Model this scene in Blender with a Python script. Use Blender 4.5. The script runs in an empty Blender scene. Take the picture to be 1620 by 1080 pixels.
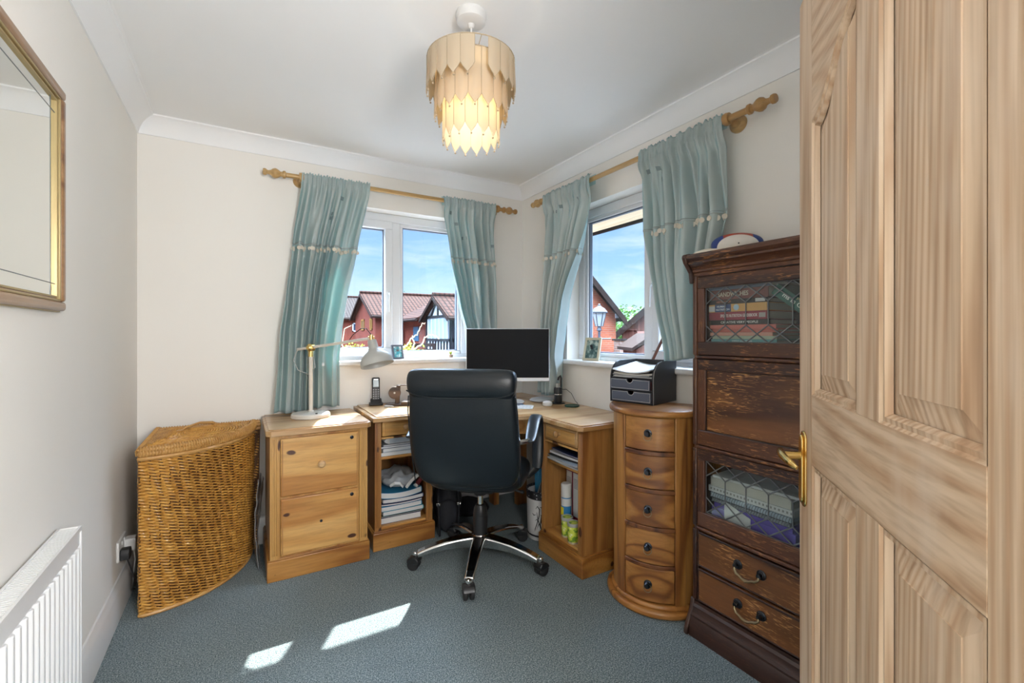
import bpy, bmesh, math, random
from mathutils import Vector, Matrix, noise
random.seed(7)
C = bpy.context.scene.collection
R = math.radians
PI = math.pi

# ------------------------------------------------------------------ camera, sky, sun, exposure
scn = bpy.context.scene
EYE = 1.195
YAW = 30.73
cam = bpy.data.cameras.new('camera'); camo = bpy.data.objects.new('camera', cam); C.objects.link(camo)
cam.sensor_width = 36; cam.lens = 16.0; cam.shift_y = -11/1620; cam.clip_start = .02; cam.clip_end = 400
camo.location = (0, 0, EYE); camo.rotation_euler = (R(90), 0, R(-YAW))
scn.camera = camo
scn.view_settings.view_transform = 'Standard'; scn.view_settings.look = 'None'
scn.view_settings.gamma = 1; scn.view_settings.exposure = 1.12
scn.view_settings.use_curve_mapping = False

def sky():
    w = bpy.data.worlds.new('sky'); scn.world = w; w.use_nodes = True
    n = w.node_tree.nodes; l = w.node_tree.links; n.clear()
    out = n.new('ShaderNodeOutputWorld'); bg = n.new('ShaderNodeBackground'); l.new(bg.outputs[0], out.inputs[0])
    tc = n.new('ShaderNodeTexCoord'); sep = n.new('ShaderNodeSeparateXYZ'); l.new(tc.outputs['Generated'], sep.inputs[0])
    r = n.new('ShaderNodeValToRGB'); l.new(sep.outputs['Z'], r.inputs[0])
    el = r.color_ramp.elements
    el[0].position = 0.0; el[0].color = (.44, .57, .64, 1)
    el[1].position = .05; el[1].color = (.36, .51, .64, 1)
    for p, c in ((.15, (.23, .39, .68)), (.26, (.17, .31, .62)), (.5, (.5, .66, .92)), (1, (.6, .72, .95))):
        e = el.new(p); e.color = (*c, 1)
    # thin streaky cloud
    mp = n.new('ShaderNodeMapping'); mp.inputs['Scale'].default_value = (2.2, 2.2, 9); mp.inputs['Rotation'].default_value = (.25, .1, 0)
    l.new(tc.outputs['Generated'], mp.inputs[0])
    no = n.new('ShaderNodeTexNoise'); no.inputs['Scale'].default_value = 2.3; no.inputs['Detail'].default_value = 9; no.inputs['Roughness'].default_value = .6
    no.inputs['Distortion'].default_value = .5
    l.new(mp.outputs[0], no.inputs[0])
    cr = n.new('ShaderNodeMapRange'); cr.inputs[1].default_value = .45; cr.inputs[2].default_value = .75; cr.inputs[3].default_value = 0; cr.inputs[4].default_value = .75
    l.new(no.outputs[0], cr.inputs[0])
    mx = n.new('ShaderNodeMix'); mx.data_type = 'RGBA'; mx.inputs['B'].default_value = (.50, .57, .64, 1)
    l.new(cr.outputs[0], mx.inputs['Factor']); l.new(r.outputs[0], mx.inputs['A'])
    # upper sky, out of view, boosted to send more light through the windows
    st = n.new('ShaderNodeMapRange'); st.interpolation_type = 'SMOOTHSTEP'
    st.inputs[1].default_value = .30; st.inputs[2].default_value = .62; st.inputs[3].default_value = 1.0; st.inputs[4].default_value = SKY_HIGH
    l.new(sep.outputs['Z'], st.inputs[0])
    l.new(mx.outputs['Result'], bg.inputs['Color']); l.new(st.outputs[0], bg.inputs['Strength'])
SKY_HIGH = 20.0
SUN_E = 12.0
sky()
def lamp(name, kind, loc, energy, color=(1, 1, 1), **kw):
    d = bpy.data.lights.new(name, kind); d.energy = energy; d.color = color
    for k, v in kw.items(): setattr(d, k, v)
    o = bpy.data.objects.new(name, d); C.objects.link(o); o.location = loc
    return o
sun = lamp('sun', 'SUN', (3, 8, 9), SUN_E, (1, .95, .88), angle=R(.6))
sun.rotation_euler = Vector((-.56, -1, -1.5)).to_track_quat('-Z', 'Y').to_euler()
landing_fill = lamp('landing_fill_light', 'POINT', (.45, -.50, 1.46), 71, (.985, .985, 1), shadow_soft_size=.28)  # added fill through the doorway from behind the camera, no lamp fitting there
room_light = lamp('pendant_bulb_light', 'POINT', (.69, 1.44, 2.03), 2.1, (1, .90, .72), shadow_soft_size=.035)

# ------------------------------------------------------------------ picture measuring helpers (world points of distant things)
_f = (math.sin(R(YAW)), math.cos(R(YAW))); _r = (_f[1], -_f[0])
def ray(u): t = (u-810)/720; return _f[0]+t*_r[0], _f[1]+t*_r[1]
def hz(v, dep): return EYE-(v-529)/720*dep

# ------------------------------------------------------------------ mesh builder
class MB:
    def __init__(s): s.bm = bmesh.new()
    def box(s, x0, x1, y0, y1, z0, z1, mat=None):
        r = bmesh.ops.create_cube(s.bm, size=1)['verts']
        for v in r:
            v.co = Vector(((x0+x1)/2+v.co.x*(x1-x0), (y0+y1)/2+v.co.y*(y1-y0), (z0+z1)/2+v.co.z*(z1-z0)))
            if mat: v.co = mat @ v.co
        return s
    def prism(s, poly, z0, z1, axis='Z', mat=None):
        def P(a, b, c):
            p = {'Z': (a, b, c), 'Y': (a, c, b), 'X': (c, a, b)}[axis]
            p = Vector(p); return mat @ p if mat else p
        lo = [s.bm.verts.new(P(a, b, z0)) for a, b in poly]; hi = [s.bm.verts.new(P(a, b, z1)) for a, b in poly]
        n = len(poly)
        s.bm.faces.new(lo[::-1]); s.bm.faces.new(hi)
        for i in range(n): s.bm.faces.new((lo[i], lo[(i+1) % n], hi[(i+1) % n], hi[i]))
        return s
    def lathe(s, prof, c=(0, 0, 0), seg=32, mat=None, cap=True):
        # prof: list of (radius, z)
        rings = []
        for r_, z in prof:
            if r_ < 1e-5:
                p = Vector((c[0], c[1], c[2]+z)); rings.append([s.bm.verts.new(mat @ p if mat else p)])
            else:
                ring = []
                for k in range(seg):
                    a = 2*PI*k/seg; p = Vector((c[0]+r_*math.cos(a), c[1]+r_*math.sin(a), c[2]+z))
                    ring.append(s.bm.verts.new(mat @ p if mat else p))
                rings.append(ring)
        for a, b in zip(rings, rings[1:]):
            if len(a) == 1 and len(b) == 1: continue
            for k in range(seg):
                k2 = (k+1) % seg
                if len(a) == 1: s.bm.faces.new((a[0], b[k2], b[k]))
                elif len(b) == 1: s.bm.faces.new((a[k], a[k2], b[0]))
                else: s.bm.faces.new((a[k], a[k2], b[k2], b[k]))
        if cap:
            if len(rings[0]) > 2: s.bm.faces.new(rings[0][::-1])
            if len(rings[-1]) > 2: s.bm.faces.new(rings[-1])
        return s
    def tube(s, pts, r, seg=8, closed=False, flat=1.0, mat=None, up=None):
        pts = [Vector(p) for p in pts]; n = len(pts); rings = []
        prev = Vector(up) if up else None
        for i, p in enumerate(pts):
            if closed: t = (pts[(i+1) % n]-pts[i-1])
            else: t = pts[min(i+1, n-1)]-pts[max(i-1, 0)]
            if t.length < 1e-9: t = Vector((0, 0, 1))
            t.normalize()
            if prev is None:
                prev = Vector((0, 0, 1)) if abs(t.z) < .9 else Vector((1, 0, 0))
            a = (prev - t*prev.dot(t))
            if a.length < 1e-6: a = t.orthogonal()
            a.normalize(); b = t.cross(a); prev = a
            rr = r[i] if isinstance(r, (list, tuple)) else r
            ring = []
            for k in range(seg):
                q = 2*PI*k/seg
                co = p + a*(rr*math.cos(q)) + b*(rr*flat*math.sin(q))
                ring.append(s.bm.verts.new(mat @ co if mat else co))
            rings.append(ring)
        m = n if closed else n-1
        for i in range(m):
            A, B = rings[i], rings[(i+1) % n]
            for k in range(seg): s.bm.faces.new((A[k], A[(k+1) % seg], B[(k+1) % seg], B[k]))
        if not closed: s.bm.faces.new(rings[0][::-1]); s.bm.faces.new(rings[-1])
        return s
    def grid(s, fn, nu, nv, closed_u=False):
        vs = [[s.bm.verts.new(fn(i/(nu if closed_u else nu-1), j/(nv-1))) for i in range(nu)] for j in range(nv)]
        for j in range(nv-1):
            for i in range(nu if closed_u else nu-1):
                i2 = (i+1) % nu
                s.bm.faces.new((vs[j][i], vs[j][i2], vs[j+1][i2], vs[j+1][i]))
        return s
    def ball(s, c, rx, ry=None, rz=None, sub=2, mat=None):
        ry = ry or rx; rz = rz or rx
        r = bmesh.ops.create_icosphere(s.bm, subdivisions=sub, radius=1)['verts']
        for v in r:
            p = Vector((c[0]+v.co.x*rx, c[1]+v.co.y*ry, c[2]+v.co.z*rz)); v.co = mat @ p if mat else p
        return s
    def build(s, name, mat, parent=None, bevel=0, smooth=True, seg=2, subd=0, solid=0, ang=35):
        bmesh.ops.recalc_face_normals(s.bm, faces=s.bm.faces)
        me = bpy.data.meshes.new(name); s.bm.to_mesh(me); s.bm.free()
        me.materials.append(mat)
        if smooth:
            for p in me.polygons: p.use_smooth = True
            me.set_sharp_from_angle(angle=R(ang))
        o = bpy.data.objects.new(name, me); C.objects.link(o)
        if parent: o.parent = parent
        if solid:
            m = o.modifiers.new('thick', 'SOLIDIFY'); m.thickness = solid; m.offset = 0
        if bevel:
            m = o.modifiers.new('bevel', 'BEVEL'); m.width = bevel; m.segments = seg; m.limit_method = 'ANGLE'; m.angle_limit = R(40)
            m.harden_normals = False
        if subd:
            m = o.modifiers.new('sub', 'SUBSURF'); m.levels = subd; m.render_levels = subd
        return o

def empty(name, loc=(0, 0, 0), rz=0, rot=None):
    o = bpy.data.objects.new(name, None); C.objects.link(o); o.location = loc
    o.rotation_euler = rot if rot else (0, 0, rz); o.empty_display_size = .05
    return o
def tag(o, label, cat, group=None, kind=None):
    o['label'] = label; o['category'] = cat
    if group: o['group'] = group
    if kind: o['kind'] = kind
    return o
def struct(o): o['kind'] = 'structure'; return o
def copy_tree(o, parent=None):
    c = o.copy(); C.objects.link(c)
    if parent: c.parent = parent
    for ch in [x for x in list(C.objects) if x.parent == o]: copy_tree(ch, c)
    return c
def text(name, s, size, mat, parent, loc, rot=(0, 0, 0), ext=.0004, width=None, bold=False):
    cu = bpy.data.curves.new(name, 'FONT'); cu.body = s; cu.size = size; cu.extrude = ext; cu.resolution_u = 3
    cu.align_x = 'CENTER'; cu.align_y = 'CENTER'
    if bold: cu.offset = size*.018
    t = bpy.data.objects.new(name, cu); C.objects.link(t)
    bpy.context.view_layer.update()
    me = bpy.data.meshes.new_from_object(t.evaluated_get(bpy.context.evaluated_depsgraph_get()))
    bpy.data.objects.remove(t); bpy.data.curves.remove(cu)
    me.materials.clear(); me.materials.append(mat)
    o = bpy.data.objects.new(name, me); C.objects.link(o); o.parent = parent; o.location = loc; o.rotation_euler = rot
    if width:
        xs = [v.co.x for v in me.vertices]
        if xs: k = width/(max(xs)-min(xs)); o.scale = (k, 1, 1)
    return o

# ------------------------------------------------------------------ materials
def mat(name, col, rough=.5, metal=0, spec=.5, **kw):
    m = bpy.data.materials.new(name); m.use_nodes = True
    b = m.node_tree.nodes['Principled BSDF']
    b.inputs['Base Color'].default_value = (*col, 1); b.inputs['Roughness'].default_value = rough
    b.inputs['Metallic'].default_value = metal; b.inputs['Specular IOR Level'].default_value = spec
    for k, v in kw.items(): b.inputs[k].default_value = v
    return m
def nodes(m): return m.node_tree.nodes, m.node_tree.links, m.node_tree.nodes['Principled BSDF']
def coords(n, l, scale, rot=(0, 0, 0), loc=(0, 0, 0), kind='Object'):
    tc = n.new('ShaderNodeTexCoord'); mp = n.new('ShaderNodeMapping')
    mp.inputs['Scale'].default_value = scale; mp.inputs['Rotation'].default_value = rot; mp.inputs['Location'].default_value = loc
    l.new(tc.outputs[kind], mp.inputs[0]); return mp.outputs[0]
def noise_n(n, l, vec, scale, detail=3, rough=.5, dist=0):
    x = n.new('ShaderNodeTexNoise'); x.inputs['Scale'].default_value = scale; x.inputs['Detail'].default_value = detail
    x.inputs['Roughness'].default_value = rough; x.inputs['Distortion'].default_value = dist
    if vec: l.new(vec, x.inputs['Vector'])
    return x
def ramp(n, l, fac, stops):
    r = n.new('ShaderNodeValToRGB'); l.new(fac, r.inputs[0]); el = r.color_ramp.elements
    while len(el) < len(stops): el.new(.5)
    for e, (p, c) in zip(el, stops): e.position = p; e.color = (*c, 1)
    return r
def mixc(n, l, a, b, fac, mode='MIX'):
    x = n.new('ShaderNodeMix'); x.data_type = 'RGBA'; x.blend_type = mode
    for s, v in (('A', a), ('B', b)):
        if isinstance(v, tuple): x.inputs[s].default_value = (*v, 1)
        else: l.new(v, x.inputs[s])
    if isinstance(fac, float): x.inputs['Factor'].default_value = fac
    else: l.new(fac, x.inputs['Factor'])
    return x.outputs['Result']
def bump(n, l, b, h, strength=.2, dist=.01):
    x = n.new('ShaderNodeBump'); x.inputs['Strength'].default_value = strength; x.inputs['Distance'].default_value = dist
    l.new(h, x.inputs['Height']); l.new(x.outputs[0], b.inputs['Normal'])
def maprange(n, l, v, a, b, c=0, d=1, smooth=True):
    x = n.new('ShaderNodeMapRange'); x.inputs[1].default_value = a; x.inputs[2].default_value = b; x.inputs[3].default_value = c; x.inputs[4].default_value = d
    if smooth: x.interpolation_type = 'SMOOTHSTEP'
    l.new(v, x.inputs[0]); return x.outputs[0]

def wood(name, light, mid, dark, axis='Z', rough=.4, grain=1.0, knots=0.0, knotcol=(.07, .022, .009), swirl=1.0, seed=0, boards=0, coat=0, figure=3.0):
    """grain runs along axis; real colour figure of the timber"""
    m = mat(name, mid, rough); n, l, b = nodes(m)
    if coat: b.inputs['Coat Weight'].default_value = coat; b.inputs['Coat Roughness'].default_value = .15
    k = {'X': (0.09, 1, 1), 'Y': (1, .09, 1), 'Z': (1, 1, .09)}[axis]
    v = coords(n, l, k, loc=(seed*1.7, seed*2.3, seed*.9))
    big = noise_n(n, l, v, figure, 2, .5, .6*swirl)
    mul = n.new('ShaderNodeMath'); mul.operation = 'MULTIPLY'; mul.inputs[1].default_value = 9*grain; l.new(big.outputs[0], mul.inputs[0])
    fr = n.new('ShaderNodeMath'); fr.operation = 'PINGPONG'; fr.inputs[1].default_value = .5; l.new(mul.outputs[0], fr.inputs[0])
    rings = maprange(n, l, fr.outputs[0], 0, .5)
    base = ramp(n, l, rings, ((0, dark), (.35, mid), (1, light)))
    fine = noise_n(n, l, v, 90, 3, .6)
    streak = ramp(n, l, fine.outputs[0], ((.3, (.62, .62, .62)), (.6, (1, 1, 1))))
    c = mixc(n, l, base.outputs[0], streak.outputs[0], .55, 'MULTIPLY')
    if knots:
        kk = {'X': (.5, 1, 1), 'Y': (1, .5, 1), 'Z': (1, 1, .5)}[axis]
        kv = coords(n, l, kk, loc=(seed*.37+.1, seed*.21, seed*.53))
        wob = noise_n(n, l, kv, 14, 2)
        vv = mixc(n, l, kv, wob.outputs['Color'], .02)
        s3 = n.new('ShaderNodeSeparateXYZ'); l.new(vv, s3.inputs[0]); ad = n.new('ShaderNodeMath'); ad.operation = 'ADD'; l.new(s3.outputs[0], ad.inputs[0]); l.new(s3.outputs[1], ad.inputs[1])
        cb = n.new('ShaderNodeCombineXYZ'); l.new(ad.outputs[0], cb.inputs[0]); l.new(s3.outputs[2], cb.inputs[1])
        vo = n.new('ShaderNodeTexVoronoi'); vo.voronoi_dimensions = '2D'; vo.inputs['Scale'].default_value = knots; l.new(cb.outputs[0], vo.inputs['Vector'])
        sp = n.new('ShaderNodeSeparateColor'); l.new(vo.outputs['Color'], sp.inputs[0])
        th = maprange(n, l, sp.outputs[0], .55, .95, 0.0, .095)
        sub = n.new('ShaderNodeMath'); sub.operation = 'SUBTRACT'; l.new(th, sub.inputs[0]); l.new(vo.outputs['Distance'], sub.inputs[1])
        kf = maprange(n, l, sub.outputs[0], -.015, .025)
        c = mixc(n, l, c, knotcol, kf)
    l.new(c, b.inputs['Base Color'])
    bump(n, l, b, fine.outputs[0], .08, .002)
    return m

def plaster(name, col, rough=.85, scale=180, st=.05):
    m = mat(name, col, rough, spec=.25); n, l, b = nodes(m)
    v = coords(n, l, (1, 1, 1)); x = noise_n(n, l, v, scale, 3)
    y = noise_n(n, l, v, 1.3, 3)
    c = ramp(n, l, y.outputs[0], ((.3, tuple(k*.975 for k in col)), (.7, col)))
    l.new(c.outputs[0], b.inputs['Base Color']); bump(n, l, b, x.outputs[0], st, .002)
    return m
def glass(name, tint=(1, 1, 1), refl=1.0, rough=0.0, ior=1.45):
    m = bpy.data.materials.new(name); m.use_nodes = True; n = m.node_tree.nodes; l = m.node_tree.links; n.clear()
    o = n.new('ShaderNodeOutputMaterial'); t = n.new('ShaderNodeBsdfTransparent'); g = n.new('ShaderNodeBsdfGlossy'); mx = n.new('ShaderNodeMixShader')
    f = n.new('ShaderNodeLayerWeight'); f.inputs[0].default_value = .5
    t.inputs[0].default_value = (*tint, 1); g.inputs['Roughness'].default_value = rough
    p = n.new('ShaderNodeMath'); p.operation = 'POWER'; p.inputs[1].default_value = 5; l.new(f.outputs['Facing'], p.inputs[0])
    mm = n.new('ShaderNodeMath'); mm.operation = 'MULTIPLY_ADD'; mm.inputs[1].default_value = .9*refl; mm.inputs[2].default_value = .04*refl; l.new(p.outputs[0], mm.inputs[0])
    l.new(mm.outputs[0], mx.inputs[0]); l.new(t.outputs[0], mx.inputs[1]); l.new(g.outputs[0], mx.inputs[2]); l.new(mx.outputs[0], o.inputs[0])
    return m

M = {}
M['wall'] = plaster('cream_wall_paint', (.86, .83, .775))
M['ceiling'] = plaster('white_ceiling_paint', (.90, .90, .89))
M['white'] = mat('white_gloss_paint', (.74, .74, .735), .3)
M['upvc'] = mat('white_upvc', (.74, .75, .76), .25)
M['gasket'] = mat('grey_gasket', (.12, .15, .2), .6)
M['glass'] = glass('window_glass', (.97, .985, .98))
M['cabinet_glass'] = glass('cabinet_glass', (.9, .93, .93), 1.3)
M['black'] = mat('black_plastic', (.012, .013, .015), .4)
M['blackmatte'] = mat('black_fabric', (.012, .013, .018), .85)
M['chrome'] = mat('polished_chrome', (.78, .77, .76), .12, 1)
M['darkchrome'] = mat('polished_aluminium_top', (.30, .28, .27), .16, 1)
M['brass'] = mat('polished_brass', (.80, .58, .22), .2, 1)
M['oldbrass'] = mat('aged_brass', (.32, .25, .15), .35, 1)
M['iron'] = mat('dark_iron', (.05, .055, .065), .3, .9)
M['whiteplastic'] = mat('white_plastic', (.68, .68, .67), .35)
M['enamel'] = mat('cream_enamel', (.58, .55, .49), .4)
M['greyenamel'] = mat('grey_white_enamel', (.42, .42, .395), .4)
M['paper'] = mat('paper', (.62, .62, .61), .8)
M['navy'] = mat('navy_cover', (.03, .05, .14), .5)
M['blue'] = mat('blue_cover', (.03, .22, .42), .4)
M['lead'] = mat('lead_came', (.20, .21, .22), .35, .7)
M['rubber'] = mat('rubber', (.015, .015, .016), .6)

def leather():
    m = mat('black_leather', (.006, .010, .014), .36, spec=.4); n, l, b = nodes(m)
    v = coords(n, l, (1, 1, 1)); x = noise_n(n, l, v, 260, 2); y = noise_n(n, l, v, 9, 3)
    a = n.new('ShaderNodeMath'); a.operation = 'MULTIPLY_ADD'; a.inputs[1].default_value = 3; l.new(y.outputs[0], a.inputs[0]); l.new(x.outputs[0], a.inputs[2])
    bump(n, l, b, a.outputs[0], .25, .002); b.inputs['Coat Weight'].default_value = .15; b.inputs['Coat Roughness'].default_value = .3
    return m
M['leather'] = leather()
def carpet():
    m = mat('blue_grey_carpet', (.2, .27, .29), .98, spec=.1); n, l, b = nodes(m)
    v = coords(n, l, (1, 1, 1)); a = noise_n(n, l, v, 210, 2, .75); c = noise_n(n, l, v, 60, 3, .7); d = noise_n(n, l, v, 3.2, 4, .55)
    r1 = ramp(n, l, a.outputs[0], ((.36, (.055, .095, .105)), (.5, (.175, .228, .242)), (.64, (.40, .45, .46))))
    r2 = ramp(n, l, c.outputs[0], ((.3, (.7, .72, .74)), (.7, (1, 1, 1))))
    c1 = mixc(n, l, r1.outputs[0], r2.outputs[0], .7, 'MULTIPLY')
    r3 = ramp(n, l, d.outputs[0], ((.35, (.86, .88, .9)), (.65, (1.0, 1.0, 1.0))))
    c2 = mixc(n, l, c1, r3.outputs[0], .8, 'MULTIPLY')
    l.new(c2, b.inputs['Base Color']); bump(n, l, b, a.outputs[0], .7, .006)
    b.inputs['Sheen Weight'].default_value = .1
    return m
M['carpet'] = carpet()
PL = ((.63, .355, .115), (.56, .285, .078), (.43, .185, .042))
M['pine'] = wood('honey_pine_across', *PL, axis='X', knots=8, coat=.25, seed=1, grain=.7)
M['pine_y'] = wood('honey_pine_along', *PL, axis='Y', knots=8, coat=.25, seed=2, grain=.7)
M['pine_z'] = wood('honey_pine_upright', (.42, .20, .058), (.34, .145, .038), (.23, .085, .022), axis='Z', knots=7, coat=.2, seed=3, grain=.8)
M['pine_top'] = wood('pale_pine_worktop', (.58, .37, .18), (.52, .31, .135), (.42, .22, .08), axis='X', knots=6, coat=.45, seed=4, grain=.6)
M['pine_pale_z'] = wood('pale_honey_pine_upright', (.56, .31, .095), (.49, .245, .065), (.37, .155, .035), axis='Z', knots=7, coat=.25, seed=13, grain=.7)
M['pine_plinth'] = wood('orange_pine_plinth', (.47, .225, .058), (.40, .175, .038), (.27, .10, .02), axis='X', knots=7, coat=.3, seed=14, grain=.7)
M['rodwood'] = wood('pale_beech', (.55, .35, .14), (.50, .30, .11), (.42, .23, .08), axis='X', rough=.35, seed=9, grain=.5)
M['rodwood_y'] = wood('pale_beech_along', (.55, .35, .14), (.50, .30, .11), (.42, .23, .08), axis='Y', rough=.35, seed=9, grain=.5)
M['sheesham'] = wood('sheesham', (.46, .21, .055), (.38, .155, .036), (.20, .07, .018), axis='X', knots=2.0, coat=.35, seed=5, swirl=2, grain=.8, figure=3)
M['sheesham_z'] = wood('sheesham_upright', (.46, .215, .06), (.37, .155, .038), (.22, .08, .022), axis='Z', knots=2, coat=.35, seed=6, swirl=2, grain=.8)
M['sheesham_dark'] = wood('sheesham_edge', (.22, .08, .025), (.16, .05, .016), (.08, .024, .009), axis='Y', coat=.4, seed=7)
def oak(name, axis, seed, a=(.105, .034, .014), d=(.030, .009, .006), fleck=(.33, .14, .045), amt=.8):
    m = wood(name, a, tuple(.75*x for x in a), d, axis=axis, rough=.38, seed=seed, swirl=.5, coat=.3, grain=.6)
    n, l, b = nodes(m)
    k = {'X': (26, 190, 190), 'Y': (190, 26, 190), 'Z': (190, 190, 26)}[axis]
    v = coords(n, l, k, rot=(.35, 0, 0)); f = noise_n(n, l, v, 1, 1, .4, 1.2)
    ff = maprange(n, l, f.outputs[0], .56, .66, 0, amt)
    big = noise_n(n, l, coords(n, l, (5, 5, 5), loc=(seed, 0, 0)), 1, 3); bf = maprange(n, l, big.outputs[0], .38, .62)
    mu = n.new('ShaderNodeMath'); mu.operation = 'MULTIPLY'; l.new(ff, mu.inputs[0]); l.new(bf, mu.inputs[1])
    src = b.inputs['Base Color'].links[0].from_socket
    l.new(mixc(n, l, src, fleck, mu.outputs[0]), b.inputs['Base Color'])
    return m
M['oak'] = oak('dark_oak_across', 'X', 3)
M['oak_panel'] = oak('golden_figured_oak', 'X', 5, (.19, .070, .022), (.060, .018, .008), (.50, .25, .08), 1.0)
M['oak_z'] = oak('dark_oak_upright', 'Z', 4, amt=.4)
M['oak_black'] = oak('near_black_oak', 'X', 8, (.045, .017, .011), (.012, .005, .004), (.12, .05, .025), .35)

def pinedoor():
    m = mat('stripped_pine', (.6, .43, .28), .55); n, l, b = nodes(m)
    v = coords(n, l, (1, 1, .035), loc=(.3, 0, .2))
    big = noise_n(n, l, v, 1.8, 1, .4, .1)
    mu = n.new('ShaderNodeMath'); mu.operation = 'MULTIPLY'; mu.inputs[1].default_value = 62; l.new(big.outputs[0], mu.inputs[0])
    pp = n.new('ShaderNodeMath'); pp.operation = 'PINGPONG'; pp.inputs[1].default_value = .5; l.new(mu.outputs[0], pp.inputs[0])
    r = ramp(n, l, maprange(n, l, pp.outputs[0], 0, .5), ((0, (.49, .32, .195)), (.4, (.57, .41, .27)), (1, (.63, .475, .33))))
    st = noise_n(n, l, v, 70, 2, .6); sr = ramp(n, l, st.outputs[0], ((.34, (.66, .60, .54)), (.55, (1, 1, 1))))
    c = mixc(n, l, r.outputs[0], sr.outputs[0], .7, 'MULTIPLY')
    w = noise_n(n, l, coords(n, l, (3, 3, .9)), 2, 4, .6); wf = maprange(n, l, w.outputs[0], .5, .72, 0, .45)
    c = mixc(n, l, c, (.66, .55, .44), wf)
    l.new(c, b.inputs['Base Color']); bump(n, l, b, st.outputs[0], .12, .002)
    return m
M['door'] = pinedoor()
def pinedoor_rail():
    m = M['door'].copy(); m.name = 'stripped_pine_rail'
    for x in m.node_tree.nodes:
        if x.type == 'MAPPING' and abs(x.inputs['Scale'].default_value[2]-.035) < 1e-4: x.inputs['Scale'].default_value = (.10, 1, 1)
    return m
M['door_rail'] = pinedoor_rail()

def curtainmat():
    m = bpy.data.materials.new('duck_egg_satin'); m.use_nodes = True; n, l, b = nodes(m)
    b.inputs['Roughness'].default_value = .30; b.inputs['Sheen Weight'].default_value = .3; b.inputs['Specular IOR Level'].default_value = .8
    v = coords(n, l, (1, 1, 1)); x = noise_n(n, l, v, 6, 3); f = noise_n(n, l, coords(n, l, (300, 300, 60)), 1, 2)
    c = ramp(n, l, x.outputs[0], ((.3, (.48, .55, .54)), (.7, (.58, .63, .61))))
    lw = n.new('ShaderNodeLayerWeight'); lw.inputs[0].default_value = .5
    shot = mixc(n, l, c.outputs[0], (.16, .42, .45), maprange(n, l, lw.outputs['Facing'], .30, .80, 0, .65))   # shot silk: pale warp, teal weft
    l.new(shot, b.inputs['Base Color']); bump(n, l, b, f.outputs[0], .15, .002)
    t = n.new('ShaderNodeBsdfTranslucent'); t.inputs[0].default_value = (.20, .60, .60, 1)
    mx = n.new('ShaderNodeMixShader'); mx.inputs[0].default_value = .28
    o = n['Material Output']; l.new(b.outputs[0], mx.inputs[1]); l.new(t.outputs[0], mx.inputs[2]); l.new(mx.outputs[0], o.inputs[0])
    return m
M['curtain'] = curtainmat()
M['pearl'] = mat('pearl_shell', (.62, .58, .48), .2)
M['patch'] = mat('embroidered_patch', (.20, .28, .29), .6)
M['seam'] = mat('seam_cord', (.36, .44, .44), .6)
def shademat():
    m = bpy.data.materials.new('parchment_shade'); m.use_nodes = True; n, l, b = nodes(m)
    b.inputs['Base Color'].default_value = (.56, .48, .36, 1); b.inputs['Roughness'].default_value = .7
    t = n.new('ShaderNodeBsdfTranslucent'); t.inputs[0].default_value = (.80, .60, .34, 1)
    mx = n.new('ShaderNodeMixShader'); mx.inputs[0].default_value = .3
    l.new(b.outputs[0], mx.inputs[1]); l.new(t.outputs[0], mx.inputs[2]); l.new(mx.outputs[0], n['Material Output'].inputs[0])
    return m
M['shade'] = shademat()
def wicker(name, c0, c1):
    m = mat(name, c1, .45); n, l, b = nodes(m)
    x = noise_n(n, l, coords(n, l, (25, 25, 60)), 1, 4, .6)
    r = ramp(n, l, x.outputs[0], ((.3, c0), (.65, c1))); l.new(r.outputs[0], b.inputs['Base Color'])
    b.inputs['Coat Weight'].default_value = .2
    return m
M['wicker'] = wicker('golden_wicker', (.40, .165, .022), (.68, .36, .075))
M['wicker_rim'] = wicker('cane_rim', (.44, .21, .05), (.60, .34, .11))
M['wicker_dark'] = wicker('wicker_core', (.06, .022, .007), (.12, .05, .014))

def brick(name, c1, c2, mortar, rotx=0, sc=1.0):
    m = mat(name, c1, .9, spec=.05); n, l, b = nodes(m)
    tc = n.new('ShaderNodeTexCoord'); sp = n.new('ShaderNodeSeparateXYZ'); l.new(tc.outputs['Object'], sp.inputs[0])
    ad = n.new('ShaderNodeMath'); ad.operation = 'ADD'; l.new(sp.outputs[0], ad.inputs[0]); l.new(sp.outputs[1], ad.inputs[1])
    cb = n.new('ShaderNodeCombineXYZ'); l.new(ad.outputs[0], cb.inputs[0]); l.new(sp.outputs[2], cb.inputs[1])
    bt = n.new('ShaderNodeTexBrick'); bt.inputs['Color1'].default_value = (*c1, 1); bt.inputs['Color2'].default_value = (*c2, 1)
    bt.inputs['Mortar'].default_value = (*mortar, 1); bt.inputs['Scale'].default_value = sc
    bt.inputs['Brick Width'].default_value = .20; bt.inputs['Row Height'].default_value = .065; bt.inputs['Mortar Size'].default_value = .010
    l.new(cb.outputs[0], bt.inputs['Vector'])
    no = noise_n(n, l, coords(n, l, (1, 1, 1)), 1.5, 4); r = ramp(n, l, no.outputs[0], ((.3, (.75, .75, .75)), (.7, (1.1, 1.1, 1.1))))
    l.new(mixc(n, l, bt.outputs[0], r.outputs[0], 1.0, 'MULTIPLY'), b.inputs['Base Color'])
    return m
M['brick'] = brick('red_brick', (.125, .020, .011), (.085, .013, .009), (.09, .045, .033))
M['brick_or'] = brick('orange_brick', (.24, .058, .025), (.18, .040, .02), (.19, .10, .07))
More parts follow.
